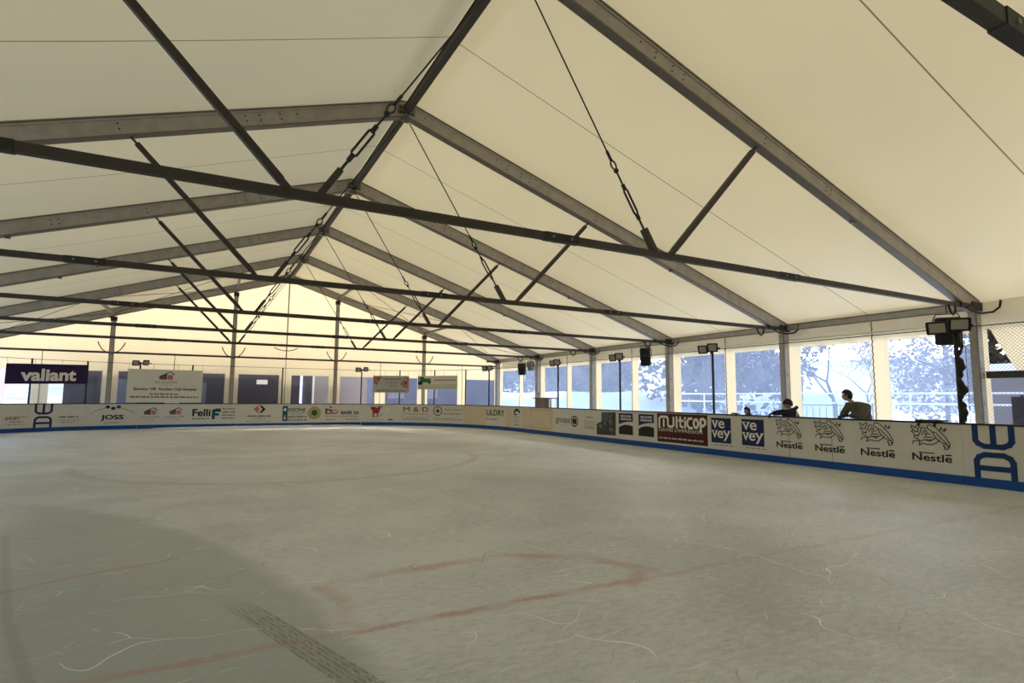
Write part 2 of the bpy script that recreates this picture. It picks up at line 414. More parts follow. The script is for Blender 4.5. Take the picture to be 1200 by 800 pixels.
# roof fabric
def roof_side(sg):
    mb = MB(); xs = [12.75 * i / 28 for i in range(29)]; ys = [YF + 40 * j / 128 for j in range(129)]
    vs = []
    for y in ys:
        fr = ((y + 40) / 5) % 1.0
        for x in xs:
            bay = math.sin(PI * fr) ** 2; sag = bay * math.sin(PI * min(1, x / 12.5)) * (.05 if sg > 0 else .10)
            # wrinkles gathering towards the post tops
            near = max(0, (x - 8.5) / 4.0); d = min(fr, 1 - fr) * 5
            wr = near * .035 * math.sin(d * 5.5 + x * .8) * math.exp(-d * .9)
            vs.append((sg * x, y, roofz(x) - sag + wr))
    n = len(xs)
    fs = [(j * n + i, j * n + i + 1, (j + 1) * n + i + 1, (j + 1) * n + i) for j in range(len(ys) - 1) for i in range(n - 1)]
    mb.add(vs, fs)
    return struct(mb.build('ceiling', M['roof'], smooth=True))
roof_side(1); roof_side(-1)
# valances hanging outside the eaves
for sg in (1, -1):
    mb = MB(); n = 160
    vs = []
    for i in range(n + 1):
        y = YF + 40 * i / n; w = .015 * math.sin(i * 1.9)
        vs += [(sg * (12.76 + w), y, roofz(12.75)), (sg * (12.78 + w * 2), y, 3.42)]
    mb.add(vs, [(2 * i, 2 * i + 2, 2 * i + 3, 2 * i + 1) for i in range(n)])
    struct(mb.build('trim_%d' % (1 if sg > 0 else 2), M['valance'], smooth=True))

# walls with window holes
def wall_from_rects(mb, fn, u0, u1, z0, z1, holes):
    """fill the rectangle u0..u1, z0..z1 except holes [(u0,u1,z0,z1)] that share z range"""
    us = sorted({u0, u1} | {h[0] for h in holes} | {h[1] for h in holes}); zs = sorted({z0, z1} | {h[2] for h in holes} | {h[3] for h in holes})
    for a, b in zip(us, us[1:]):
        for c, d in zip(zs, zs[1:]):
            mu, mz = (a + b) / 2, (c + d) / 2
            if any(h[0] < mu < h[1] and h[2] < mz < h[3] for h in holes): continue
            mb.add([fn(a, c), fn(b, c), fn(b, d), fn(a, d)], [(0, 1, 2, 3)])
win = 1
def pane(fn, h, mt='vinyl'):
    global win
    mb = MB(); mb.add([fn(h[0] - .02, h[2] - .02), fn(h[1] + .02, h[2] - .02), fn(h[1] + .02, h[3] + .02), fn(h[0] - .02, h[3] + .02)], [(0, 1, 2, 3)])
    struct(mb.build('window_%d' % win, M[mt])); win += 1
def lacing(mb, fn, u, z0, z1):
    pts = []; k = int((z1 - z0) / .09)
    for i in range(k + 1):
        p = Vector(fn(u + .012 * (1 if i % 2 else -1), z0 + (z1 - z0) * i / k)); pts.append(p)
    mb.tube(pts, .013, 5)

side_holes = []
for b in range(8):
    y0 = YF + 5 * b
    if b == 2: continue
    side_holes += [(y0 + .17, y0 + 2.06, .95, 3.15), (y0 + 2.53, y0 + 4.62, .95, 3.15)]
fR = lambda u, z: (12.58, u, z)
mb = MB(); wall_from_rects(mb, fR, -40, -30, -.1, 3.92, side_holes[:4]); wall_from_rects(mb, fR, -25, 0, -.1, 3.92, side_holes[4:])
# bay with the tied-back curtain: opening between post, sloping curtain edge and lintel
z = 3.92
mb.add([fR(-30, -.1), fR(-30, z), fR(-29.2, z), fR(-29.2, -.1)], [(0, 1, 2, 3)])
mb.add([fR(-29.2, 2.25), fR(-29.2, z), fR(-25.13, z), fR(-25.13, 3.25), fR(-25.2, 3.2), fR(-25.4, 2.72), fR(-25.62, 2.25)], [(0, 1, 2, 3, 4, 5, 6)])
mb.add([fR(-25.13, 3.25), fR(-25.13, z), fR(-25, z), fR(-25, -.1), fR(-25.13, -.1)], [(0, 1, 2, 3, 4)])
wr = struct(mb.build('wall_right', M['wall']))
for h in side_holes: pane(fR, h)
fL = lambda u, z: (-12.58, u, z)
lh = [(YF + 5 * b + a, YF + 5 * b + c, .95, 3.15) for b in range(8) for a, c in ((.17, 2.06), (2.53, 4.62))]
mb = MB(); wall_from_rects(mb, fL, -40, 0, -.1, 3.92, lh); struct(mb.build('wall_left', M['wall']))
for h in lh[8:]: pane(fL, h)
# far gable
gh = [(-12.5 + 2.5 * i + (.31 if i % 2 == 0 else .31), -12.5 + 2.5 * i + (2.2 if i % 2 == 0 else 2.19), .9, 2.6) for i in range(10)]
fB = lambda u, z: (u, .06, z)
mb = MB(); wall_from_rects(mb, fB, -12.6, 12.6, -.1, 3.45, gh)
mb.add([fB(-12.6, 3.45), fB(0, 3.45), fB(0, roofz(0)), fB(-12.6, roofz(12.6))], [(0, 1, 2, 3)])
mb.add([fB(0, 3.45), fB(12.6, 3.45), fB(12.6, roofz(12.6)), fB(0, roofz(0))], [(0, 1, 2, 3)])
wb = struct(mb.build('wall_back', M['gable']))
for h in gh: pane(fB, h, 'vinyl_dusty')
mb = MB()
mb.add([(-12.6, YF, -.1), (12.6, YF, -.1), (12.6, YF, roofz(12.6)), (0, YF, RZ), (-12.6, YF, roofz(12.6))], [(0, 1, 2, 3, 4)])
struct(mb.build('wall_front', M['brown']))
# laced joints between the wall sheets
t = 3
for y in [-2.5, -7.5, -12.5, -17.5, -22.5]:
    mb = MB(); lacing(mb, lambda u, z: (12.56, u, z), y - .04, .1, 3.7); struct(mb.build('trim_%d' % t, M['iron'])); t += 1
for x in (-10, -5, 0, 5, 10):
    mb = MB(); lacing(mb, lambda u, z: (u, .03, z), x, .1, 3.45); struct(mb.build('trim_%d' % t, M['iron'])); t += 1
mb = MB(); mb.tube([(0, .02, 3.5), (0, .02, 7.6)], .03, 6); struct(mb.build('trim_%d' % t, M['greyplastic'])); t += 1
# scalloped hem line of the curtains above the windows (rail that carries them)
mb = MB(); mb.box((12.5, -25, 3.38), (12.56, 0, 3.42)); struct(mb.build('trim_%d' % t, M['wall'])); t += 1

# ------------------------------------------------------------------ portal frames
def rafter_mesh(sg):
    mb = MB(); th = .105
    zc = 7.56 + .19
    a, b = (0, 0, zc + .0), (sg * 12.42, 0, zc - SL * 12.42)
    up = Vector((sg * SL, 0, 1)).normalized()
    mb.mi = 0; mb.bar(a, b, th, .31, up)
    mb.mi = 1
    for off, hh, w in ((-.165, .03, .16), (.165, .03, .15)):
        mb.bar(Vector(a) + up * off, Vector(b) + up * off, w, hh, up)
    mb.mi = 0
    for off, hh, w in ((-.125, .05, .135), (.125, .04, .13)):
        mb.bar(Vector(a) + up * off, Vector(b) + up * off, w, hh, up)
    mb.mi = 2   # bolt holes in the webs
    d = (Vector(b) - Vector(a)).normalized()
    for s in (.45, 2.3, 2.62, 3.0, 3.25, 5.3, 7.1, 7.25, 12.0):
        for dz in ((.03,) if s in (.45, 2.3, 12.0) else (.05, -.05)):
            c = Vector(a) + d * s + up * dz
            mb.cyl(c + Vector((0, -.056, 0)), c + Vector((0, .056, 0)), .016, 8)
    mb.mi = 1   # small hook under the rafter
    c = Vector(a) + d * 8.1 - up * .2; mb.box(c - Vector((.05, .03, .03)), c + Vector((.05, .03, .03)))
    return mb
def make_frame(y, tie=True):
    root = empty('portal_frame', (0, y, 0))
    def W(mb, name, mat, par=root, smooth=False):
        for i, v in enumerate(mb.v): mb.v[i] = v + Vector((0, y, 0))
        return mb.build(name, mat, par, smooth)
    for sg in (1, -1):
        W(rafter_mesh(sg), 'rafter', [M['alu'], M['alu_lip'], M['ink']])
        mb = MB(); mb.mi = 0; mb.box((min(sg * 12.2, sg * 12.5), -.065, -.05), (max(sg * 12.2, sg * 12.5), .065, 3.72))
        mb.mi = 1
        for yy in (-.08, .05): mb.box((min(sg * 12.22, sg * 12.27), yy, -.05), (max(sg * 12.22, sg * 12.27), yy + .03, 3.72))
        mb.mi = 2
        for zz in (1.5, 2.3, 3.35): mb.cyl((sg * 12.35, -.07, zz), (sg * 12.35, .07, zz), .018, 8)
        W(mb, 'post', [M['alu'], M['alu_lip'], M['ink']])
        # knee joint casting
        mb = MB(); mb.box((min(sg * 12.1, sg * 12.54), -.095, 3.66), (max(sg * 12.1, sg * 12.54), .095, 3.86)); mb.box((min(sg * 11.6, sg * 12.2), -.085, 3.7), (max(sg * 11.6, sg * 12.2), .085, 3.8))
        W(mb, 'knee_bracket', M['iron'])
    mb = MB(); mb.box((-.2, -.062, 7.56), (.2, .062, 7.92)); mb.box((-.09, -.07, 7.49), (.09, .07, 7.57))
    mb.mi = 1; [mb.cyl((x, -.08, z), (x, .08, z), .022, 8) for x in (-.13, -.05, .05, .13) for z in (7.64, 7.76)]
    W(mb, 'ridge_bracket', [M['alu_lip'], M['ink']])
    if tie:
        mb = MB(); mb.mi = 0; mb.bar((-12.1, 0, 3.74), (12.1, 0, 3.74), .085, .1)
        mb.mi = 1
        for x in (-5.35, 0.75, 5.6): mb.bar((x - .28, 0, 3.74), (x + .28, 0, 3.74), .1, .112)
        mb.mi = 2
        for x in (-5.5, -5.2, .6, .9, 5.5, 5.75): mb.cyl((x, -.06, 3.74), (x, .06, 3.74), .02, 8)
        W(mb, 'tie_beam', [M['steel'], M['iron'], M['greyplastic']])
        for sg in (1, -1):
            mb = MB(); a, b = Vector((sg * 2.78, 0, 3.78)), Vector((sg * 4.87, 0, 6.0)); d = (b - a).normalized()
            mb.bar(a + d * .12, b - d * .15, .08, .085, (-d.z * sg, 0, d.x * sg)); mb.bar(a, a + d * .3, .11, .06, (-d.z * sg, 0, d.x * sg))
            mb.cyl(b - d * .16, b + d * .02, .02, 8)
            W(mb, 'strut', M['steel'])
            a, b = Vector((sg * 2.47, 0, 3.75)), Vector((sg * .1, 0, 7.46)); d = (b - a).normalized(); q = Vector((0, 1, 0))
            mb = MB(); mb.tube([a + d * (1.62), b], .012, 6)
            cb = W(mb, 'cable', M['cable'])
            mb = MB(); mb.bar(a, a + d * .42, .1, .075, (-d.z, 0, d.x)); W(mb, 'link_plate', M['steel'])
            mb = MB(); p = lambda t, k=0: a + d * t + Vector((-d.z, 0, d.x)) * k
            mb.tube([p(.4), p(.64)], .017, 8)
            mb.tube([p(.62), p(.70, .035), p(1.05, .035), p(1.12), p(1.05, -.035), p(.70, -.035)], .016, 6, closed=True)
            mb.tube([p(.58), p(.68)], .03, 8); mb.tube([p(1.06), p(1.16)], .03, 8)
            mb.tube([p(1.12), p(1.36)], .014, 8)
            W(mb, 'turnbuckle', M['cable'], smooth=False)
            mb = MB(); mb.ball(p(1.38), .04, 8, 6)
            mb.tube([p(1.40 + .07 + .07 * math.cos(k * PI / 5), .045 * math.sin(k * PI / 5)) for k in range(10)], .013, 6, closed=True)
            mb.tube([p(1.54), p(1.70)], .022, 8)
            W(mb, 'shackle', M['cable'])
            # curved strap under the knee
            mb = MB(); mb.tube([(sg * x, yy, z) for x, yy, z in ((11.7, -.05, 3.74), (11.95, -.12, 3.62), (12.2, -.2, 3.57), (12.38, -.35, 3.6), (12.4, -.47, 3.7), (12.4, -.5, 3.86))], .024, 8)
            mb.tube([(sg * x, yy, z) for x, yy, z in ((11.05, -.05, 3.7), (11.1, -.07, 3.54), (11.2, -.07, 3.48), (11.3, -.07, 3.54), (11.36, -.05, 3.7))], .024, 8)
            W(mb, 'strap', M['black'], smooth=True)
    return root
names = {-5: 'farthest full arched frame of the tent, next to the back gable', -10: 'second tent frame from the back gable, with tie bar',
         -15: 'third tent frame from the back gable, speaker hanging at its right end', -20: 'fourth tent frame from the back gable, right post behind the child in the helmet',
         -25: 'nearest tent frame seen whole, its long tie bar crossing the upper picture', -30: 'tent frame overhead whose tie bar cuts the upper right corner',
         -35: 'tent frame behind the viewer'}
f0 = make_frame(-5)
tag(f0, names[-5], 'tent frame', 'portal frames of the tent')
for y in (-10, -15, -20, -25, -30):
    c = copy_tree(f0); c.location = (0, y, 0); tag(c, names[y])
g0 = make_frame(-.1, False); tag(g0, 'tent end frame standing against the back gable cloth', 'tent frame', 'portal frames of the tent')

# ridge and eave purlins, bay by bay
bn = ['back', 'second', 'third', 'fourth', 'fifth', 'nearest']
where = ['in the bay touching the back gable', 'in the second bay from the back gable', 'in the third bay from the back gable', 'in the fourth bay from the back gable', 'in the fifth bay, nearest one seen whole', 'in the bay over the viewer']
for i in range(6):
    ya, yb = -5 * i - (.22 if i == 0 else .12), -5 * (i + 1) + .12
    mb = MB(); mb.bar((0, ya, 7.70), (0, yb, 7.70), .10, .13); mb.bar((0, ya, 7.62), (0, yb, 7.62), .13, .02); mb.bar((0, ya, 7.78), (0, yb, 7.78), .13, .02)
    tag(mb.build('ridge_purlin', M['steel'], loc=(0, yb, 7.7)), 'dark ridge bar under the roof peak ' + where[i], 'tent beam', 'ridge bars')
    if i == 5: continue
    mb = MB(); mb.mi = 0; mb.box((12.38, yb, 3.72), (12.5, ya, 3.86)); mb.mi = 1; mb.box((12.36, yb, 3.86), (12.5, ya, 3.89)); mb.box((12.36, yb, 3.7), (12.5, ya, 3.72))
    tag(mb.build('eave_beam', [M['alu'], M['alu_lip']], loc=(12.4, yb, 3.8)), 'grey eave beam over the right windows ' + where[i], 'tent beam', 'right eave beams')
    mb = MB(); mb.mi = 0; mb.box((-12.5, yb, 3.72), (-12.38, ya, 3.86)); mb.mi = 1; mb.box((-12.5, yb, 3.86), (-12.36, ya, 3.89))
    if i < 1: tag(mb.build('eave_beam', [M['alu'], M['alu_lip']], loc=(-12.4, yb, 3.8)), 'grey eave beam of the left wall ' + where[i], 'tent beam')

# gable posts, gable beam, purlins and bracing in the end bay
gw = {-7.5: 'gable post behind the left edge of the white sponsor banner', -2.5: 'gable post right of the white sponsor banner', 2.5: 'gable post in the middle of the back wall', 7.5: 'gable post behind the banner with the green tractor'}
for x, lb in gw.items():
    r = empty('gable_post', (x, -.1, 0))
    mb = MB(); mb.mi = 0; mb.box((x - .075, -.19, -.05), (x + .075, -.02, roofz(x) - .45)); mb.mi = 1
    for s in (-.095, .065): mb.box((x + s, -.17, -.05), (x + s + .03, -.12, roofz(x) - .45))
    mb.build('profile', [M['alu'], M['alu_lip']], r)
    mb = MB(); mb.box((x - .12, -.2, roofz(x) - .62), (x + .12, 0, roofz(x) - .42)); mb.build('head_bracket', M['iron'], r)
    mb = MB(); mb.tube([(x - .52, -.24, 3.92), (x - .45, -.25, 3.75), (x - .33, -.25, 3.56), (x - .17, -.25, 3.44), (x, -.25, 3.41), (x + .17, -.25, 3.44), (x + .33, -.25, 3.56), (x + .45, -.25, 3.75), (x + .52, -.24, 3.92)], .022, 8)
    mb.build('bent_strap', M['cable'], r, True)
    tag(r, 'grey aluminium ' + lb, 'tent post', 'posts of the back gable')
mb = MB(); mb.tube([(-.62, -.14, 4.02), (-.45, -.15, 3.93), (-.2, -.15, 3.87), (.1, -.15, 3.87), (.35, -.15, 3.93), (.52, -.14, 4.02)], .02, 8)
tag(mb.build('sagging_cable', M['cable'], loc=(0, -.15, 3.9)), 'short black cable sagging at the middle of the back gable', 'cable')
mb = MB(); mb.bar((-12.2, -.12, 3.45), (12.2, -.12, 3.45), .08, .09)
tag(mb.build('gable_beam', M['steel'], loc=(0, -.12, 3.4)), 'dark horizontal bar across the back gable above the windows', 'tent beam')
for x, lb in ((-7.5, 'far left'), (-2.5, 'left of the peak'), (2.5, 'right of the peak'), (7.5, 'far right')):
    zz = roofz(x) - .3
    mb = MB(); mb.bar((x, -.2, zz), (x, -4.94, zz), .09, .11)
    tag(mb.build('purlin', M['alu_lip'], loc=(x, -2.5, zz)), 'roof purlin between back gable and first frame, ' + lb, 'tent beam', 'purlins of the end bay')
for sg, sd in ((1, 'right'), (-1, 'left')):
    for xa, xb, pos in ((2.5, 7.5, 'upper'), (7.5, 12.3, 'lower')):
        for flip in (0, 1):
            a, b = (xa, xb) if not flip else (xb, xa)
            p, q = Vector((sg * a, -4.9, roofz(a) - .28)), Vector((sg * b, -.2, roofz(b) - .28))
            mb = MB(); mb.tube([p, q], .011, 5)
            tag(mb.build('bracing_cable', M['cable'], loc=p), 'thin bracing wire, %s end bay roof, %s %s' % (sd, pos, 'running down to the gable' if not flip else 'running up to the gable'), 'cable', 'roof bracing wires')

# ------------------------------------------------------------------ the boards around the ice
def make_path():
    Lp = [(-12, -40), (-12, -6.0)]
    for i in range(1, 25):
        a = PI / 2 * i / 24; Lp.append((-5 - 7 * math.cos(a), -6.0 + 5.3 * math.sin(a)))
    Lp.append((2.5, -.7))
    for i in range(1, 33):
        a = PI / 2 * i / 32; Lp.append((2.5 + 6.55 * math.sin(a), -8.9 + 8.2 * math.cos(a)))
    Lp.append((9.05, -40))
    return Lp
PTH = make_path(); CUM = [0]
for i in range(1, len(PTH)): CUM.append(CUM[-1] + math.dist(PTH[i], PTH[i - 1]))
def on_path(s, off=0.0, z=0.0):
    """point at arc length s; off > 0 towards the ice"""
    i = 1
    while i < len(CUM) - 1 and CUM[i] < s: i += 1
    t = (s - CUM[i - 1]) / (CUM[i] - CUM[i - 1]); a, b = PTH[i - 1], PTH[i]
    def tang(k):
        p, q = PTH[max(0, k - 1)], PTH[min(len(PTH) - 1, k + 1)]
        return Vector((q[0] - p[0], q[1] - p[1])).normalized()
    if b[0] - a[0] == 0 or i in (1, len(PTH) - 1) or abs(b[1] - a[1]) < 1e-9: tg = Vector((b[0] - a[0], b[1] - a[1])).normalized()
    else: tg = (tang(i - 1) * (1 - t) + tang(i) * t).normalized()
    n = Vector((tg.y, -tg.x))
    return Vector((a[0] + (b[0] - a[0]) * t + n.x * off, a[1] + (b[1] - a[1]) * t + n.y * off, z))

def strip(mb, s0, s1, offs, z0, z1, step=.25):
    """closed curved slab between offsets offs=(back, front)"""
    n = max(1, int(round((s1 - s0) / step))); vs = []
    for i in range(n + 1):
        s = s0 + (s1 - s0) * i / n
        vs += [on_path(s, offs[0], z0), on_path(s, offs[1], z0), on_path(s, offs[1], z1), on_path(s, offs[0], z1)]
    fs = [(0, 1, 2, 3), tuple(4 * n + k for k in (3, 2, 1, 0))]
    for i in range(n):
        for k in range(4):
            a, b = 4 * i + k, 4 * i + (k + 1) % 4; fs.append((a, a + 4, b + 4, b))
    mb.add(vs, fs)

FACE = .0      # offset of the board's ice-side face
seams = [32.45, 34.5, 36.55, 38.60, 40.52, 42.45, 44.48, 46.54, 48.52, 50.48, 52.50, 54.48, 56.48, 58.42, 60.05, 61.63, 63.64, 65.65, 67.67, 69.75, 71.75, 73.83, 75.83, 77.90, 79.92, 81.95, 84.0, 86.05]
tan_panels = {58.42, 61.63, 63.64}
board_label = {
 32.45: 'plain white board on the left, outside the banner side', 34.5: 'plain white board left of the one with red script',
 36.55: 'white board at the left end with small red script', 38.60: 'white board left of the arched logo, navy rounded letters lying on their side',
 40.52: 'white board with three dots over an arc and black letters', 42.45: 'white board carrying two small brown roof logos',
 44.48: 'white board with black lettering and a blue block emblem', 46.54: 'white board with a salmon and black diamond emblem',
 48.52: 'white board with dark lettering and a round gold and green badge', 50.48: 'white board with red and brown logo and bold black capitals',
 52.50: 'white board with a red animal drawing', 54.48: 'white board with large black capitals over an orange line', 56.48: 'white board with a black cross in a ring',
 58.42: 'plain tan board on the far right corner', 60.05: 'pale board with black angular capitals on the corner', 61.63: 'board with a small dark strip advert beside tan sheet',
 63.64: 'plain tan board on the right corner, near the wooden cabinet', 65.65: 'white board with a black ringed letter e', 67.67: 'board with grey lines and a dark photograph',
 69.75: 'white board with two dark rounded badges', 71.75: 'board with the maroon advert and big pale letters', 73.83: 'white board with two navy squares with serif letters',
 75.83: 'white board below the child in the helmet, first two line-drawn nests', 77.90: 'white board right of the leaning adult, nearest two line-drawn nests', 79.92: 'nearest board at the right edge with big blue sideways letters',
 81.95: 'board just beyond the right edge', 84.0: 'second board beyond the right edge', 86.05: 'x'}
BOARD = {}
for s0, s1 in zip(seams, seams[1:]):
    base = on_path((s0 + s1) / 2, -.03, 0)
    r = empty('dasher_board', base); BOARD[s0] = r; g = .006
    mat = M['panelwood'] if s0 in (58.42, 63.64) else M['board']
    mb = MB(); strip(mb, s0 + .0015, s1 - .0015, (-.04, 0), .165, 1.11); mb.build('face_panel', mat, r)
    mb = MB(); strip(mb, s0 + g, s1 - g, (-.04, .012), 0, .165); mb.build('kick_plate', M['kick'], r)
    mb = MB(); strip(mb, s0 + g / 2, s1 - g / 2, (-.075, .012), 1.11, 1.145); mb.build('top_rail', M['rail'], r)
    mb = MB()
    for s in (s0 + .08, s1 - .08):
        mb.bar(on_path(s, -.1, 0.02), on_path(s, -.07, 1.1), .06, .06); mb.bar(on_path(s, -.04, .02), on_path(s, -.55, .02), .06, .04); mb.bar(on_path(s, -.08, .75), on_path(s, -.52, .03), .05, .04)
    mb.build('back_brace', M['steel'], r)
    tag(r, board_label[s0], 'rink board', 'boards around the ice')
    if s0 in (82.0,): pass

# ---- flat print helpers: shapes given as (s, z) on the board face
def flat(polys, off=.004):
    mb = MB(); off0 = off
    for ip, pl in enumerate(polys):
        off = off0 + (ip % 14) * .00014      # overlapping strokes never lie in exactly one plane
        # subdivide along s when long
        s0, s1 = min(p[0] for p in pl), max(p[0] for p in pl)
        if len(pl) == 4 and s1 - s0 > .3:
            n = max(2, int((s1 - s0) / .22)); a, b, c, d = pl
            for i in range(n):
                t, u = i / n, (i + 1) / n
                lerp = lambda p, q, k: (p[0] + (q[0] - p[0]) * k, p[1] + (q[1] - p[1]) * k)
                qd = [lerp(a, b, t), lerp(a, b, u), lerp(d, c, u), lerp(d, c, t)]
                mb.add([on_path(s, off, z) for s, z in qd], [(0, 1, 2, 3)])
        else:
            mb.add([on_path(s, off, z) for s, z in pl], [tuple(range(len(pl)))])
    return mb
def rect(s0, s1, z0, z1): return [(s0, z0), (s1, z0), (s1, z1), (s0, z1)]
def arc_fill(cs, cz, rs, rz, n=20): return [(cs + rs * math.cos(2 * PI * i / n), cz + rz * math.sin(2 * PI * i / n)) for i in range(n)]
def ring_polys(cs, cz, rs, rz, w, n=24, a0=0, a1=2 * PI):
    out = []
    for i in range(n):
        p, q = a0 + (a1 - a0) * i / n, a0 + (a1 - a0) * (i + 1) / n
        f = lambda a, k: (cs + (rs - k) * math.cos(a), cz + (rz - k) * math.sin(a))
        out.append([f(p, 0), f(q, 0), f(q, w), f(p, w)])
    return out
def stroke(pts, w):
    out = []
    for (a, b), (c, d) in zip(pts, pts[1:]):
        l = math.hypot(c - a, d - b) or 1e-6; nx, nz = -(d - b) / l * w / 2, (c - a) / l * w / 2; ex, ez = (c - a) / l * w * .3, (d - b) / l * w * .3
        out.append([(a + nx - ex, b + nz - ez), (a - nx - ex, b - nz - ez), (c - nx + ex, d - nz + ez), (c + nx + ex, d + nz + ez)])
    return out
TEXT = {}
def text_shape(txt, bold=0.0, space=1.0):
    key = (txt, bold, space)
    if key not in TEXT:
        cu = bpy.data.curves.new('t', 'FONT'); cu.body = txt; cu.offset = bold; cu.space_character = space; cu.resolution_u = 3; cu.fill_mode = 'FRONT'
        ob = bpy.data.objects.new('t', cu); COL.objects.link(ob)
        dg = bpy.context.evaluated_depsgraph_get(); me = bpy.data.meshes.new_from_object(ob.evaluated_get(dg))
        vs = [(v.co.x, v.co.y) for v in me.vertices]; fs = [tuple(p.vertices) for p in me.polygons]
        bpy.data.objects.remove(ob); bpy.data.meshes.remove(me); bpy.data.curves.remove(cu)
        TEXT[key] = (vs, fs)
    return TEXT[key]
def put_text(txt, s0, s1, z0, z1, bold=0.0, off=.006, space=1.0, place=None, mb=None, skew=0):
    vs, fs = text_shape(txt, bold, space); mb = mb or MB()
    x0, x1 = min(v[0] for v in vs), max(v[0] for v in vs); y0, y1 = min(v[1] for v in vs), max(v[1] for v in vs)
    place = place or (lambda s, z, o: on_path(s, o, z))
    P = [place(s0 + ((x - x0) / (x1 - x0) + skew * (y - y0) / (y1 - y0)) * (s1 - s0), z0 + (y - y0) / (y1 - y0) * (z1 - z0), off) for x, y in vs]
    mb.add(P, fs); return mb
def words(s0, s1, z0, z1, seed, wl=(.08, .22)):
    """illegible small print: short dashes with the rhythm of words"""
    r = random.Random(seed); out = []; s = s0
    while s < s1 - .02:
        w = min(r.uniform(*wl), s1 - s); k = int(w / .028) + 1
        for i in range(k):
            a = s + w * i / k; out.append(rect(a, a + w / k * .68, z0 + (z1 - z0) * r.uniform(0, .15), z1 - (z1 - z0) * r.uniform(0, .3)))
        s += w + .04
    return out
def ad(s0, polys, name, mat, off=.004): return flat(polys, off).build(name, M[mat], BOARD[s0])
def adt(s0, txt, a, b, c, d, mat, bold=.0, name='lettering', off=.006, **k): return put_text(txt, a, b, c, d, bold, off, **k).build(name, M[mat], BOARD[s0])

# 36.55 red script
ad(36.55, rect_ := [rect(37.84, 38.56, .60, .625)], 'script_line', 'pink')
ad(36.55, words(37.84, 38.3, .5, .6, 1), 'script', 'redink'); ad(36.55, words(38.0, 38.5, .40, .45, 2) + words(37.95, 38.5, .3, .34, 3), 'small_print', 'inkgrey')
ad(36.55, [rect(37.2, 37.66, .2, 1.08)], 'pale_red_block', 'pink', .003) if False else None
# 38.60 sideways letters (navy), and 79.92 nearest
def de_letters(sA, w, zt, mat, key, tw):
    # upper glyph: E lying on its back; lower glyph: D lying down, its stem across the middle
    E_ = []; k = tw
    def pth(pts): return stroke(pts, k)
    h = w
    a, b = sA + k / 2, sA + w - k / 2; r = .13 * w / .63
    E_ += pth([(a, zt), (a, .84), (a + r * .3, .78), (a + r, .735), (b - r, .735), (b - r * .3, .78), (b, .84), (b, zt)])
    m = (a + b) / 2; E_ += pth([(m, zt), (m, .735)])
    D_ = pth([(a, .165), (a, .47), (a + r * .3, .54), (a + r, .585), (b - r, .585), (b - r * .3, .54), (b, .47), (b, .165)]) + pth([(a, .345), (b, .345)])
    flat(E_, .004).build('sideways_letter', M[mat], BOARD[key]); flat(D_, .004).build('sideways_letter', M[mat], BOARD[key])
de_letters(80.08, .63, 1.11, 'deblue', 79.92, .095)
de_letters(38.79, .62, 1.11, 'navy', 38.60, .085)
ad(38.60, words(39.65, 40.3, .54, .62, 4, (.2, .3)), 'dark_script', 'ink'); ad(38.60, words(39.7, 40.35, .42, .46, 5) + words(39.7, 40.3, .33, .37, 6), 'small_print', 'inkgrey')
# 40.52 arc with dots
arcp = [(40.72 + 1.58 * i / 16, .70 + .27 * math.sin(PI * i / 16) ** .8 if 0 < i < 16 else .70) for i in range(17)]
ad(40.52, stroke(arcp[:7], .022) + stroke(arcp[10:], .022), 'arc', 'inkgrey')
for c, z in ((41.32, .98), (41.52, .92), (41.72, .98)): ad(40.52, [arc_fill(c, z, .085, .07, 12)], 'dot', 'ink')
adt(40.52, 'JOSS', 41.09, 41.93, .37, .64, 'ink', .035)
ad(40.52, words(41.24, 41.78, .265, .32, 7), 'small_print', 'inkgrey')
# 42.45 two roof logos
def house_logo(key, s, z, w, h, place=None, parent=None, txt=True):
    L1 = [(s, z), (s + w * .5, z), (s + w * .5, z + h * .72), (s + w * .35, z + h * .72), (s, z + h * .38)]
    par = parent or BOARD[key]
    pf = place or (lambda a, b, o: on_path(a, o, b))
    def f(polys, name, mat):
        mb = MB()
        for pl in polys: mb.add([pf(a, b, .004) for a, b in pl], [tuple(range(len(pl)))])
        return mb.build(name, mat, par)
    f([L1], 'roof_mark', M['brown']); f(stroke([(s, z + h * .38), (s + w * .72, z + h * .98), (s + w, z + h * .62)], h * .1), 'roof_line', M['ink'])
    f([rect(s + w * .54, s + w * .9, z, z + h * .6)], 'roof_mark', M['pink'])
for q in (42.69, 43.68):
    house_logo(42.45, q, .63, .5, .32)
    adt(42.45, 'GLAUSER', q - .11, q + .61, .475, .565, 'inkgrey', .01, space=1.3); ad(42.45, words(q + .1, q + .42, .37, .41, 8), 'small_print', 'inkgrey')
# 44.48
adt(44.48, 'Felli', 44.6, 45.36, .53, .88, 'ink', .028); ad(44.48, words(44.62, 45.31, .39, .46, 9), 'small_print', 'ink')
ad(44.48, [rect(45.42, 45.55, .39, .86), rect(45.42, 45.72, .56, .68), rect(45.42, 45.8, .74, .86)], 'block_emblem', 'teal'); ad(44.48, [rect(45.55, 45.78, .86, .90)], 'emblem_stroke', 'navy')
ad(44.48, sum([words(45.87, 46.42, z, z + .07, int(z * 100), (.15, .3)) for z in (.85, .70, .55, .40)], []), 'small_print', 'ink')
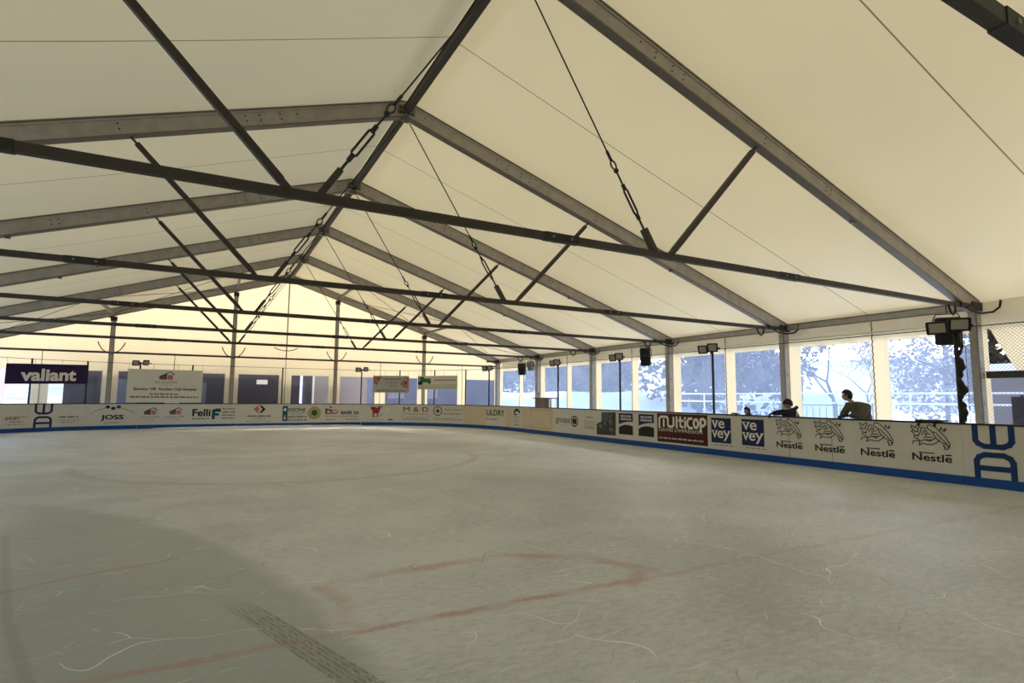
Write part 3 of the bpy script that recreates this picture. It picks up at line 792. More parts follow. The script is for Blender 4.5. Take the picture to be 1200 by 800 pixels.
# 46.54 diamonds
ad(46.54, [[(47.22, .86), (47.42, 1.04), (47.5, 1.04), (47.36, .86), (47.5, .68), (47.42, .68)], [(47.3, .86), (47.42, .98), (47.5, .86), (47.42, .74)]], 'salmon_diamond', 'pink')
ad(46.54, [[(47.79, .86), (47.6, 1.04), (47.5, 1.04), (47.64, .86), (47.5, .68), (47.6, .68)]], 'black_diamond', 'ink')
ad(46.54, words(46.97, 48.04, .48, .57, 10, (.35, .45)), 'small_print', 'ink'); ad(46.54, words(47.15, 47.83, .38, .42, 11), 'small_print', 'inkgrey'); ad(46.54, words(46.91, 48.11, .26, .29, 12), 'small_print', 'inkgrey')
# 48.52
ad(48.52, [rect(48.58, 48.81, .27, 1.02)], 'emblem_panel', 'teal'); ad(48.52, [arc_fill(48.69, .84, .06, .09, 12), [(48.64, .35), (48.74, .35), (48.69, .6)]], 'emblem_mark', 'white', .006)
adt(48.52, 'RISONET', 48.83, 49.74, .74, .92, 'inkgrey', .02) if False else adt(48.52, 'RISONE', 48.83, 49.68, .74, .92, 'teal', .02)
ad(48.52, words(48.82, 49.74, .64, .69, 13) + words(49.0, 49.5, .56, .59, 14) + words(48.82, 49.75, .43, .52, 15, (.3, .4)) + words(48.82, 49.75, .27, .36, 16), 'small_print', 'teal')
ad(48.52, ring_polys(50.12, .67, .33, .33, .1), 'badge_ring', 'olive'); ad(48.52, [arc_fill(50.12, .67, .14, .14)], 'badge_centre', 'teal', .005); ad(48.52, [arc_fill(50.12, .67, .225, .225)], 'badge_field', 'olive', .0035); ad(48.52, [arc_fill(50.12, .67, .06, .05, 10)], 'badge_mark', 'green', .007)
# 50.48
ad(50.48, [rect(50.66, 50.76, .60, .9), rect(50.66, 50.86, .6, .66), rect(50.74, 50.95, .78, .86)], 'brown_emblem', 'brown'); ad(50.48, ring_polys(51.13, .73, .2, .1, .04) + [rect(50.9, 51.0, .66, .82)] + stroke([(50.8, .62), (51.25, .64)], .04), 'red_emblem', 'redink')
ad(50.48, [arc_fill(50.93, .96, .045, .05, 10)], 'emblem_dot', 'ink'); adt(50.48, 'BAER SA', 51.46, 52.4, .58, .76, 'ink', .03)
ad(50.48, words(50.66, 52.39, .46, .51, 17), 'small_print', 'inkgrey'); ad(50.48, words(50.7, 51.2, .28, .34, 18, (.3, .4)) + words(51.7, 52.39, .29, .35, 19), 'small_print', 'redink')
# 52.50 red animal: body, head with horns, legs
ad(52.50, [arc_fill(53.28, .78, .2, .15, 16), arc_fill(53.12, .9, .12, .1, 12), arc_fill(53.44, .92, .09, .08, 12), [(53.1, .68), (53.2, .7), (53.18, .46), (53.12, .46)], [(53.32, .68), (53.42, .7), (53.38, .48), (53.33, .48)]], 'red_animal', 'redink')
ad(52.50, stroke([(53.0, .98), (53.1, .86), (53.28, .98)], .03) + [rect(53.45, 53.62, .98, 1.02)] + stroke([(53.05, .48), (53.3, .42), (53.65, .6)], .025), 'ink_detail', 'ink'); ad(52.50, stroke([(53.78, .78), (53.86, .96), (53.98, .86), (53.86, .7), (53.76, .62)], .04), 'white_curl', 'white')
ad(52.50, words(53.0, 53.7, .27, .3, 20), 'small_print', 'inkgrey'); ad(52.50, [rect(53.96, 54.05, .27, .34), rect(54.08, 54.18, .27, .34)], 'print_mark', 'maroon')
# 54.48
adt(54.48, 'M & D', 54.76, 56.2, .74, .99, 'ink', .0); ad(54.48, [rect(54.76, 56.21, .635, .66)] + words(54.78, 56.2, .57, .63, 21), 'orange_line', 'orange')
ad(54.48, stroke([(54.72, .62), (54.72, .32), (56.24, .32), (56.24, .62)], .015) + words(54.95, 56.1, .43, .47, 22) + words(54.8, 56.2, .34, .38, 23), 'small_print', 'inkgrey')
# 56.48 cross in ring
ad(56.48, ring_polys(56.78, .8, .27, .25, .045), 'ring', 'ink'); ad(56.48, [rect(56.75, 56.82, .68, .92), rect(56.66, 56.9, .76, .84)], 'cross', 'ink')
ad(56.48, words(57.2, 58.37, .84, .91, 24, (.4, .5)) + words(57.12, 58.38, .64, .71, 25, (.3, .5)), 'grey_lettering', 'inkgrey'); ad(56.48, [rect(56.57, 58.38, .40, .42)] + words(56.6, 58.38, .33, .37, 26), 'small_print', 'inkgrey')
# 60.05
adt(60.05, 'ULDRY', 60.09, 61.5, .66, .94, 'ink', .02); ad(60.05, words(60.1, 60.92, .45, .51, 27), 'small_print', 'ink')
# 61.63: tan sheet, dark strip advert
ad(61.63, [rect(61.64, 62.1, .17, 1.1)], 'tan_sheet', 'panelwood', .002); ad(61.63, [rect(63.1, 63.6, .17, 1.1)], 'tan_sheet', 'panelwood', .002)
ad(61.63, ring_polys(62.58, .82, .3, .22, .12, 12, .1, PI) + [rect(62.3, 62.6, .74, .8)], 'dark_swirl', 'ink'); ad(61.63, words(62.3, 62.85, .62, .68, 28) + words(62.3, 62.7, .5, .54, 29) + words(62.3, 62.7, .42, .46, 30), 'small_print', 'inkgrey'); ad(61.63, words(62.35, 62.75, .28, .34, 31), 'red_print', 'maroon')
ad(63.64, stroke([(63.85, 1.02), (63.75, .94), (63.75, .34), (63.85, .26), (65.4, .26), (65.5, .34), (65.5, .94), (65.4, 1.02), (63.85, 1.02)], .012), 'pressed_outline', 'brown', .002)
# 65.65 groupe e
adt(65.65, 'groupe', 65.89, 66.9, .50, .74, 'ink', .0); ad(65.65, ring_polys(67.2, .65, .235, .215, .05), 'ring', 'ink'); adt(65.65, 'e', 67.06, 67.35, .54, .77, 'ink', .05)
# 67.67 photo advert
adt(67.67, 'la tuile', 67.97, 68.42, .82, .90, 'inkgrey', .02) if False else ad(67.67, words(67.97, 68.42, .80, .88, 32), 'script', 'inkgrey')
ad(67.67, [rect(67.84, 68.53, z, z + .018) for z in (.66, .58, .5)] + words(67.9, 68.48, .41, .45, 33), 'small_print', 'inkgrey'); ad(67.67, [rect(67.86, 68.48, .44, .46)], 'pink_line', 'pink')
ad(67.67, [[(68.62, .24), (69.71, .26), (69.72, 1.06), (68.91, 1.04), (68.9, .72), (68.62, .62)]], 'photograph', 'photo')
ad(67.67, [rect(68.91, 69.3, .75, 1.04)], 'photograph_sky', 'photoblue', .005)
ad(67.67, [arc_fill(69.42, .9, .07, .07, 10), rect(69.34, 69.5, .62, .8), arc_fill(69.1, .66, .07, .08, 10), arc_fill(68.85, .55, .1, .08, 10), arc_fill(69.44, .46, .12, .06, 10)], 'photograph_figures', 'inkgrey', .006)
# 69.75 two badges
for q in (69.88, 70.89):
    top = [(q, .66), (q, 1.04), (q + .73, 1.04), (q + .73, .77), (q + .5, .765), (q + .25, .73)]
    bot = [(q, .33), (q + .73, .33), (q + .73, .62), (q + .55, .655), (q + .3, .655), (q + .12, .61), (q, .56)]
    ad(69.75, [top], 'badge_top', 'navy'); ad(69.75, [bot], 'badge_bottom', 'ink')
    adt(69.75, 'GROUPE', q + .09, q + .64, .91, .98, 'white', .03); adt(69.75, 'GRISONI', q + .09, q + .64, .81, .88, 'white', .03)
# 71.75 maroon
ad(71.75, [rect(71.77, 73.8, .22, 1.09)], 'advert_panel', 'maroon', .003)
# hand-built rounded letters m u l t i c o p
def ribbon(key, pts, w, mat, off=.006, name='lettering'): return flat(stroke(pts, w), off).build(name, M[mat], BOARD[key])
z0, z1 = .70, .99; W = .075
for pts in ([(71.87, .66), (71.87, .94), (71.95, z1), (72.2, z1), (72.24, .94), (72.24, .74), (72.3, z0), (72.42, z0), (72.48, .75), (72.48, .98)],
            [(72.06, z0), (72.06, .9)], [(72.61, z0 - .01), (72.61, 1.0)], [(72.76, 1.0), (72.76, .74), (72.85, z0)], [(72.7, .9), (72.86, .9)], [(72.95, z0), (72.95, .88)], [(72.95, .95), (72.95, .99)],
            [(73.22, .97), (73.1, .97), (73.04, .88), (73.04, .79), (73.1, z0), (73.22, z0)],
            [(73.28, .84), (73.33, .95), (73.41, .95), (73.47, .84), (73.41, .72), (73.33, .72), (73.28, .84)],
            [(73.55, .62), (73.55, .96), (73.64, .98), (73.72, .93), (73.72, .84), (73.65, .78), (73.55, .78)]):
    ribbon(71.75, pts, W if len(pts) < 11 else W, 'white')
adt(71.75, 'CENTRE D\u2019IMPRESSION', 71.83, 73.6, .545, .64, 'white', -.005); ad(71.75, words(71.85, 73.7, .32, .37, 35), 'small_print', 'white', .006)
# 73.83 navy squares
for q in (73.93, 74.96):
    ad(73.83, [rect(q, q + .68, .35, 1.03)], 'square_sign', 'navy', .003)
    for txt, a, b, zb, zt in (('v', .03, .25, .75, .95), ('e', .26, .47, .75, .95), ('v', .03, .22, .48, .68), ('e', .22, .42, .48, .68), ('y', .42, .66, .41, .68)):
        adt(73.83, txt, q + a, q + b, zb, zt, 'white', .01, name='letter')
    ad(73.83, [rect(q + .01, q + .13, .94, .96), rect(q + .17, q + .27, .94, .96), rect(q + .01, q + .11, .67, .69), rect(q + .15, q + .24, .67, .69), rect(q + .4, q + .5, .67, .69), rect(q + .58, q + .67, .67, .69)], 'serif', 'white', .006)
    ad(73.83, words(q + .1, q + .75, .27, .31, 36), 'small_print', 'inkgrey')
# line-drawn nests with lettering
NEST = [[(620, 120), (650, 135), (668, 152), (690, 125), (715, 118), (722, 138), (697, 168), (702, 198), (672, 190), (642, 207), (620, 192), (650, 175), (625, 152), (620, 120)],
        [(655, 230), (650, 262), (690, 278), (720, 305), (780, 292), (830, 312), (900, 278), (880, 240)], [(655, 230), (700, 250), (690, 236)],
        [(700, 245), (730, 200), (745, 150), (785, 156), (790, 170)], [(745, 232), (772, 188), (800, 190), (802, 232)], [(780, 215), (790, 252)],
        [(630, 337), (640, 305), (680, 298), (718, 316), (700, 358)], [(715, 355), (742, 332), (790, 346), (860, 350), (920, 322), (936, 298)], [(765, 265), (862, 266)], [(760, 292), (850, 296)], [(815, 225), (840, 225)],
        [(850, 124), (816, 130), (808, 160), (835, 182), (860, 196), (890, 262), (950, 322), (1020, 356), (1050, 382)], [(850, 124), (900, 150), (960, 212), (1010, 272), (1052, 346), (1046, 372)], [(872, 205), (905, 218), (960, 282), (1022, 346)],
        [(985, 350), (980, 372), (1002, 378), (990, 402), (1012, 406), (1036, 396), (1030, 370)], [(950, 192), (966, 172), (965, 150)], [(966, 172), (1002, 190), (1026, 184)], [(1002, 190), (1020, 165)], [(985, 202), (1012, 200)]]
for key, q in ((75.83, 75.99), (75.83, 77.0), (77.9, 78.04), (77.9, 79.05)):
    # the drawing was 440 units wide, lower on its right because of the viewing angle
    f = lambda x, y: (q + (x - 615) / 445 * .68, 1.075 - (y - 110 - (x - 615) * .075) / 270 * .455)
    polys = []
    for st in NEST: polys += stroke([f(*p) for p in st], .017)
    k2 = 75.83 if q < 77.5 else 77.9
    flat(polys, .004).build('nest_drawing', M['ink'], BOARD[k2])
    mb = put_text('Nestle', q, q + .69, .375, .52, .02)
    mbx = flat([rect(q + .12, q + .40, .525, .545), rect(q + .575, q + .685, .505, .53)], .006); mb.add(mbx.v, mbx.f)
    mb.build('lettering', M['ink'], BOARD[k2])
ad(75.83, [rect(76.33, 76.342, .17, 1.1), rect(77.4, 77.41, .17, 1.1)], 'sheet_joint', 'inkgrey', .003)

# ------------------------------------------------------------------ net poles, floodlights, cable, banners
pole_s = {38.62: ('dark net pole left of the purple banner middle', None), 40.51: ('dark net pole at the right end of the purple banner', None), 42.42: ('net pole behind the left part of the white sponsor banner, two small floodlights on top', 1),
          44.5: ('net pole behind the right part of the white sponsor banner', None), 48.51: ('dark net pole over the seam right of the salmon diamond board', None), 52.46: ('net pole with twin floodlights left of the grey banner', 1),
          54.48: ('net pole carrying the grey banner', None), 56.47: ('net pole carrying the green tractor banner', None), 58.45: ('net pole between the tractor banner and the corner', None),
          60.1: ('floodlight pole at the far right corner', 1), 65.84: ('floodlight pole above the board with the ringed e', 1), 69.81: ('floodlight pole above the two dark badges', 1),
          73.93: ('floodlight pole above the maroon advert seam', 1), 79.87: ('nearest floodlight pole, net bundled round it, large black lamps', 1)}
def flood(root, c, tilt, size, par):
    """one lamp: finned housing with a glass front; faces the ice"""
    d = Vector(tilt).normalized(); side = d.cross(Vector((0, 0, 1))).normalized(); up = side.cross(d)
    w, h = size; mb = MB()
    P = lambda a, b, e: Vector(c) + side * a + up * b + d * e
    mb.add([P(-w, -h, .03), P(w, -h, .03), P(w, h, .03), P(-w, h, .03), P(-w * .8, -h * .75, -.05), P(w * .8, -h * .75, -.05), P(w * .8, h * .75, -.05), P(-w * .8, h * .75, -.05)],
           [(0, 1, 2, 3), (7, 6, 5, 4), (0, 4, 5, 1), (1, 5, 6, 2), (2, 6, 7, 3), (3, 7, 4, 0)])
    for a, b in (((-w, -h), (w, -h)), ((w, -h), (w, h)), ((w, h), (-w, h)), ((-w, h), (-w, -h))): mb.bar(P(a[0], a[1], .03), P(b[0], b[1], .03), .025, .03, d)
    hs = mb.build('lamp_housing', M['black'], par)
    mb = MB(); k = .8; mb.add([P(-w * k, -h * k, .036), P(w * k, -h * k, .036), P(w * k, h * k, .036), P(-w * k, h * k, .036), P(-w * k, -h * k, .032), P(w * k, -h * k, .032), P(w * k, h * k, .032), P(-w * k, h * k, .032)],
                              [(0, 1, 2, 3), (7, 6, 5, 4), (0, 4, 5, 1), (1, 5, 6, 2), (2, 6, 7, 3), (3, 7, 4, 0)])
    mb.build('lens', M['lens'], hs)
for s, (lb, fl) in pole_s.items():
    b = on_path(s, -.13, 0); top = 2.97
    r = empty('floodlight_pole' if fl else 'net_pole', b)
    mb = MB(); mb.tube([b, b + Vector((0, 0, top))], .034, 10); mb.build('pole', M['pole'], r, True)
    mb = MB(); mb.box(b + Vector((-.06, -.06, 0)), b + Vector((.06, .06, .012))); mb.build('foot_plate', M['iron'], r)
    if fl:
        t = on_path(s + .1, 0) - on_path(s - .1, 0); t.z = 0; t.normalize(); n = Vector((t.y, -t.x, 0)); big = s > 79
        w, h = (.165, .115) if big else (.13, .11); sp = .2 if big else .19
        c = b + Vector((0, 0, top))
        mb = MB(); mb.bar(c - t * (sp + .05) + n * .05 - t * 0, c + t * (sp + (.25 if s < 65 else .12)) + n * .05, .03, .04); mb.bar(c - Vector((0, 0, .15)) + n * .04, c + Vector((0, 0, .05)) + n * .04, .05, .05)
        mb.build('crossbar', M['black'], r)
        for q, yaw in (((-1, -.25), (1, .3)) if s < 65 else ((-1.15, -.25), (.65, .3))):
            dd = (n + t * (yaw + .45) + Vector((0, 0, -.28)))
            flood(r, c + t * (q * sp) + n * .13 + Vector((0, 0, .0 if q < 0 else .03)), dd, (w, h), r)
    tag(r, lb, 'pole' if not fl else 'floodlight pole', 'net poles behind the boards' if not fl else 'floodlight poles behind the boards')
# carrier wire along the pole tops
pts = [on_path(s, -.13, 2.95) for s in (32.5, 34.5, 36.5, 38.62, 40.51, 42.42, 44.5, 46.5, 48.51, 50.5, 52.46, 54.48, 56.47, 58.45, 60.1, 61.9, 63.8, 65.84, 69.81, 73.93, 79.99, 84, 88)]
mb = MB(); mb.tube(pts, .010, 5); tag(mb.build('carrier_wire', M['cable'], loc=pts[0]), 'thin dark wire strung along the pole tops above the boards', 'wire')
# bundled net on the near pole and the open net beside it
b = on_path(79.87, -.13, 0); mb = MB(); pts = []; rs = []
for i in range(60):
    zz = 1.16 + 1.72 * i / 59; pts.append(b + Vector((.03 * math.sin(i * .7), -.05 + .03 * math.cos(i * .45), zz))); rs.append(.045 + .012 * math.sin(i * 1.3) + .012 * math.sin(i * .37))
mb.tube(pts, rs, 9); tag(mb.build('net_bundle', M['netting_dark'], loc=b), 'black bundled net tied along the nearest floodlight pole', 'net')
mb = MB(); c_ = .062; ys0, ys1, zz0, zz1 = -30.4, -26.1, 1.15, 2.94; X = 9.17
def seg_clip(c, sg):
    # line z = sg*y + c clipped to the net rectangle
    pts = []
    for y in (ys0, ys1):
        z = sg * y + c
        if zz0 <= z <= zz1: pts.append((y, z))
    for z in (zz0, zz1):
        y = (z - c) / sg
        if ys0 < y < ys1: pts.append((y, z))
    return pts[:2] if len(pts) >= 2 else None
for sg in (1, -1):
    lo = zz0 - max(sg * ys0, sg * ys1); hi = zz1 - min(sg * ys0, sg * ys1); k = lo
    while k < hi:
        sgm = seg_clip(k, sg)
        if sgm: mb.tube([(X, *sgm[0]), (X, *sgm[1])], .0028, 3, cap=False)
        k += c_
mb.tube([(X, ys1, zz0), (X, ys1, zz1)], .006, 4)
tag(mb.build('safety_net', M['netting'], loc=(X, -26.1, zz0)), 'fine diamond mesh net above the boards at the right edge', 'net')

def banner(s0, s1, z0, z1, mat, label, fr=None, drop=(0, 0)):
    base = on_path((s0 + s1) / 2, -.05, z0)
    r = empty('banner', base); a, b = on_path(s0, -.04, 0), on_path(s1, -.04, 0); t = (b - a).normalized(); n = Vector((t.y, -t.x, 0)); Wd = (b - a).length
    def place(u, z, o):   # u 0..Wd along the flat banner
        k = u / Wd; return a + t * u + n * o + Vector((0, 0, z + drop[0] * (1 - k) + drop[1] * k))
    mb = MB(); nseg = 10
    for i in range(nseg):
        u0, u1 = Wd * i / nseg, Wd * (i + 1) / nseg
        mb.add([place(u0, z0, 0), place(u1, z0, 0), place(u1, z1, 0), place(u0, z1, 0), place(u0, z0, -.008), place(u1, z0, -.008), place(u1, z1, -.008), place(u0, z1, -.008)],
               [(0, 1, 2, 3), (7, 6, 5, 4), (0, 4, 5, 1), (2, 6, 7, 3)] + ([(3, 7, 4, 0)] if i == 0 else []) + ([(1, 5, 6, 2)] if i == nseg - 1 else []))
    mb.build('cloth', M[mat], r)
    mb = MB()
    for u in (.04, Wd - .04, Wd * .33, Wd * .66): mb.tube([place(u, z1 - .02, .0), place(u, 2.96 - 0 * u, -.07)], .006, 4)
    mb.build('tie_cord', M['cable'], r)
    tag(r, label, 'banner'); return r, place, Wd
def bflat(polys, place, off=.004):
    mb = MB()
    for pl in polys: mb.add([place(a, z, off) for a, z in pl], [tuple(range(len(pl)))])
    return mb
r, pl, Wd = banner(37.73, 40.53, 1.93, 2.74, 'purple', 'dark purple banner with white lowercase lettering hanging at the left', drop=(-.02, .06))
put_text('valiant', .47, Wd * .845, 2.04, 2.55, .035, .004, place=pl).build('lettering', M['white'], r)
r, pl, Wd = banner(41.96, 44.94, 1.18, 2.70, 'banner', 'large white banner with a brown roof logo and dark text')
house_logo(None, Wd * .41, 2.24, .6, .37, place=pl, parent=r)
put_text('GLAUSER', Wd * .355, Wd * .66, 2.06, 2.17, .01, .004, space=1.3, place=pl).build('lettering', M['inkgrey'], r)
bflat(words(Wd * .42, Wd * .60, 1.97, 2.0, 40), pl).build('small_print', M['inkgrey'], r)
put_text('Sponsor OR  Hockey Club Veveyse', Wd * .085, Wd * .925, 1.70, 1.87, .022, .004, place=pl).build('lettering', M['ink'], r)
bflat(words(Wd * .3, Wd * .7, 1.53, 1.61, 41), pl).build('small_print', M['ink'], r)
bflat(words(Wd * .05, Wd * .95, 1.39, 1.48, 42), pl).build('small_print', M['ink'], r)
r, pl, Wd = banner(53.07, 55.03, 1.75, 2.66, 'bannergrey', 'grey banner with grey writing and a fish-like drawing at its right')
bflat(words(Wd * .28, Wd * .78, 2.42, 2.54, 43) + words(Wd * .36, Wd * .7, 2.26, 2.34, 44) + words(Wd * .45, Wd * .68, 2.08, 2.15, 45), pl).build('small_print', M['inkgrey'], r)
bflat(words(Wd * .1, Wd * .92, 1.8, 1.92, 46, (.1, .3)), pl).build('grey_script', M['inkgrey'], r)
bflat([[(Wd * .02, 2.62), (Wd * .22, 2.62), (Wd * .16, 2.4), (Wd * .1, 2.2), (Wd * .04, 2.28)]], pl, .003).build('corner_drawing', M['pink'], r)
bflat(stroke([(Wd * .22, 2.62), (Wd * .16, 2.4), (Wd * .1, 2.18), (Wd * .03, 2.3), (Wd * .02, 2.6)], .03) + [arc_fill(Wd * .13, 2.5, .05, .05, 8)], pl, .005).build('drawing_outline', M['ink'], r)
bflat([[(Wd * .78, 2.22), (Wd * .86, 2.4), (Wd * .98, 2.5), (Wd * .98, 2.05), (Wd * .86, 2.1)]], pl, .003).build('fish_drawing', M['pink'], r)
bflat(stroke([(Wd * .9, 2.64), (Wd * .84, 2.44), (Wd * .77, 2.22), (Wd * .85, 2.08), (Wd * .98, 2.02)], .03) + [arc_fill(Wd * .9, 2.28, .06, .06, 8)], pl, .005).build('drawing_outline', M['ink'], r)
bflat([[(Wd * .93, 2.5), (Wd * .98, 2.62), (Wd * .98, 2.45)]], pl, .004).build('drawing_accent', M['redink'], r)
r, pl, Wd = banner(55.52, 57.98, 1.94, 2.66, 'banner', 'pale banner with a green tractor picture at its left')
bflat([[(Wd * .15, 2.3), (Wd * .35, 2.3), (Wd * .32, 2.52), (Wd * .15, 2.52)], rect(Wd * .06, Wd * .17, 2.3, 2.62)], pl).build('tractor_body', M['green'], r)
bflat([arc_fill(Wd * .07, 2.27, .16, .1, 12), arc_fill(Wd * .3, 2.28, .08, .05, 10), rect(Wd * .02, Wd * .04, 2.3, 2.6)], pl, .006).build('tractor_wheels', M['ink'], r)
bflat(words(Wd * .42, Wd * .97, 2.38, 2.47, 47), pl).build('small_print', M['brown'], r)
bflat([rect(Wd * .02, Wd * .98, 2.17, 2.19)] + words(Wd * .02, Wd * .97, 2.05, 2.12, 48) + words(Wd * .06, Wd * .94, 1.97, 2.01, 49), pl).build('small_print', M['olive'], r)

# white ridge added to paint the sunlit strip along the foot of the far boards
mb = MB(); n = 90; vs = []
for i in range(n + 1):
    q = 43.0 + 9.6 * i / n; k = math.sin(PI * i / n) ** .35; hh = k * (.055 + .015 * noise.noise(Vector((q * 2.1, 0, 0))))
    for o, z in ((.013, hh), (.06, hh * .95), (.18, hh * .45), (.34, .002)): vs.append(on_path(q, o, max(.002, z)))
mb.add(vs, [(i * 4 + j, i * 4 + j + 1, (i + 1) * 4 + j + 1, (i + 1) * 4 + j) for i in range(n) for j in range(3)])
tag(mb.build('sun_strip', M['snow'], smooth=True), 'thin white ridge added for the sunlit strip along the foot of the far boards', 'snow', kind='stuff')
# clamp plate on the rail
mb = MB(); strip(mb, 79.15, 79.62, (-.2, .03), 1.146, 1.18)
o = mb.build('clamp_plate', M['iron'], None, loc=on_path(79.4, 0, 1.15))
mb = MB()
for s in (79.22, 79.5): mb.tube([on_path(s, .02, 1.17), on_path(s, .05, 1.15), on_path(s, .05, 1.06)], .02, 6)
mb.build('hook', M['black'], o); tag(o, 'dark clamp plate with two hooks on the rail over the nearest nest board', 'clamp')

# ------------------------------------------------------------------ loudspeakers
def speaker(x, y, z, yaw, pitch, size, mat, label, nice=True):
    w, d, h = size; r = empty('loudspeaker', (x, y, z - h / 2))
    R = Matrix.Rotation(yaw, 3, 'Z') @ Matrix.Rotation(pitch, 3, 'X')
    P = lambda a, b, c: Vector((x, y, z)) + R @ Vector((a, b, c))
    mb = MB(); prof = [(-w / 2, -d * .32), (-w * .36, -d / 2), (w * .36, -d / 2), (w / 2, -d * .32), (w * .36, d / 2), (-w * .36, d / 2)]
    k = len(prof); e = .04
    rings = []
    for zz, sc in ((-h / 2, .86), (-h / 2 + e, 1), (h / 2 - e, 1), (h / 2, .86)): rings.append([P(a * sc, b * sc, zz) for a, b in prof])
    vs = [v for q in rings for v in q]; fs = [tuple(reversed(range(k))), tuple(3 * k + i for i in range(k))]
    for j in range(3):
        for i in range(k): fs.append((j * k + i, j * k + (i + 1) % k, (j + 1) * k + (i + 1) % k, (j + 1) * k + i))
    mb.add(vs, fs); mb.build('cabinet', mat, r)
    mb = MB(); a0 = -d / 2 - .006; mb.add([P(-w * .33, a0, -h * .44), P(w * .33, a0, -h * .44), P(w * .33, a0, h * .44), P(-w * .33, a0, h * .44), P(-w * .33, a0 + .01, -h * .44), P(w * .33, a0 + .01, -h * .44), P(w * .33, a0 + .01, h * .44), P(-w * .33, a0 + .01, h * .44)],
       [(0, 1, 2, 3), (7, 6, 5, 4), (0, 4, 5, 1), (1, 5, 6, 2), (2, 6, 7, 3), (3, 7, 4, 0)]); mb.build('grille', mat, r)
    mb = MB(); tp = Vector((x, y, 3.70)); mb.tube([P(-w * .5, 0, 0), P(-w * .56, 0, h * .3), P(-w * .4, 0, h * .62), P(w * .4, 0, h * .62), P(w * .56, 0, h * .3), P(w * .5, 0, 0)], .014, 6); mb.tube([P(0, 0, h * .62), (x, y, 3.69)], .012, 6)
    mb.build('hanging_bracket', M['iron'], r)
    tag(r, label, 'loudspeaker', 'loudspeakers under the right eave'); return r
speaker(11.36, -5.0, 3.08, -.9, .22, (.42, .36, .62), M['black'], 'black loudspeaker hanging near the far right corner')
speaker(11.9, -5.0, 3.26, -1.3, .30, (.44, .30, .46), M['greyplastic'], 'grey box loudspeaker hanging against the second post from the corner')
speaker(11.16, -15, 3.14, -.95, .2, (.40, .36, .68), M['black'], 'black loudspeaker hanging between the badge and maroon adverts')
speaker(11.05, -25, 3.10, -1.0, .1, (.50, .42, .62), M['black'], 'black loudspeaker behind the nearest twin floodlights')

# cabinet behind the boards
r = empty('cabinet', (12.0, -6.2, 0)); mb = MB(); mb.box((11.75, -6.7, 0), (12.15, -5.75, 1.5)); mb.build('body', M['brown'], r)
mb = MB(); mb.box((11.65, -7.3, 1.5), (12.18, -5.6, 1.55)); mb.build('top', M['brown'], r)
mb = MB(); mb.box((11.68, -7.26, 0), (11.73, -7.21, 1.5)); mb.box((12.1, -7.26, 0), (12.15, -7.21, 1.5)); mb.build('leg', M['lightcol'], r)
mb = MB(); mb.cyl((11.8, -6.0, 1.55), (11.8, -6.0, 1.72), .02, 8); mb.ball((11.8, -6.0, 1.76), .05, 8, 6); mb.build('knob', M['iron'], r)
tag(r, 'brown wooden cabinet with overhanging top against the right wall', 'cabinet')

# ------------------------------------------------------------------ people
def mesh_from_object(ob, name):
    dg = bpy.context.evaluated_depsgraph_get(); dg.update(); me = bpy.data.meshes.new_from_object(ob.evaluated_get(dg)); me.name = name; return me
def skinned(J, edges, radii, name, mat, parent, extra=None, voxel=.011, root=0, sub=2):
    me = bpy.data.meshes.new('s'); me.from_pydata([tuple(v) for v in J], edges, []); ob = bpy.data.objects.new('s', me); COL.objects.link(ob)
    md = ob.modifiers.new('skin', 'SKIN'); md.use_smooth_shade = True; md.branch_smoothing = .3
    for i, rr in enumerate(radii):
        q = me.skin_vertices[0].data[i]; q.radius = (rr, rr) if not isinstance(rr, tuple) else rr; q.use_root = (i == root)
    sm = ob.modifiers.new('sub', 'SUBSURF'); sm.levels = sub; sm.render_levels = sub
    m1 = mesh_from_object(ob, name); bpy.data.objects.remove(ob); bpy.data.meshes.remove(me)
    bm = bmesh.new(); bm.from_mesh(m1); bpy.data.meshes.remove(m1)
    if extra:
        t = bpy.data.meshes.new('x'); t.from_pydata([tuple(v) for v in extra.v], [], extra.f); bm.from_mesh(t); bpy.data.meshes.remove(t)
    m2 = bpy.data.meshes.new(name); bm.to_mesh(m2); bm.free()
    ob = bpy.data.objects.new(name, m2); COL.objects.link(ob)
    rm = ob.modifiers.new('rm', 'REMESH'); rm.mode = 'VOXEL'; rm.voxel_size = voxel; rm.use_smooth_shade = True
    s2 = ob.modifiers.new('sm', 'SMOOTH'); s2.iterations = 2; s2.factor = .5
    m3 = mesh_from_object(ob, name); bpy.data.objects.remove(ob); bpy.data.meshes.remove(m2)
    base = world_loc(parent)
    for v in m3.vertices: v.co = v.co - base
    m3.materials.clear(); m3.materials.append(mat); m3.polygons.foreach_set('use_smooth', [True] * len(m3.polygons))
    o = bpy.data.objects.new(name, m3); COL.objects.link(o); o.parent = parent; return o
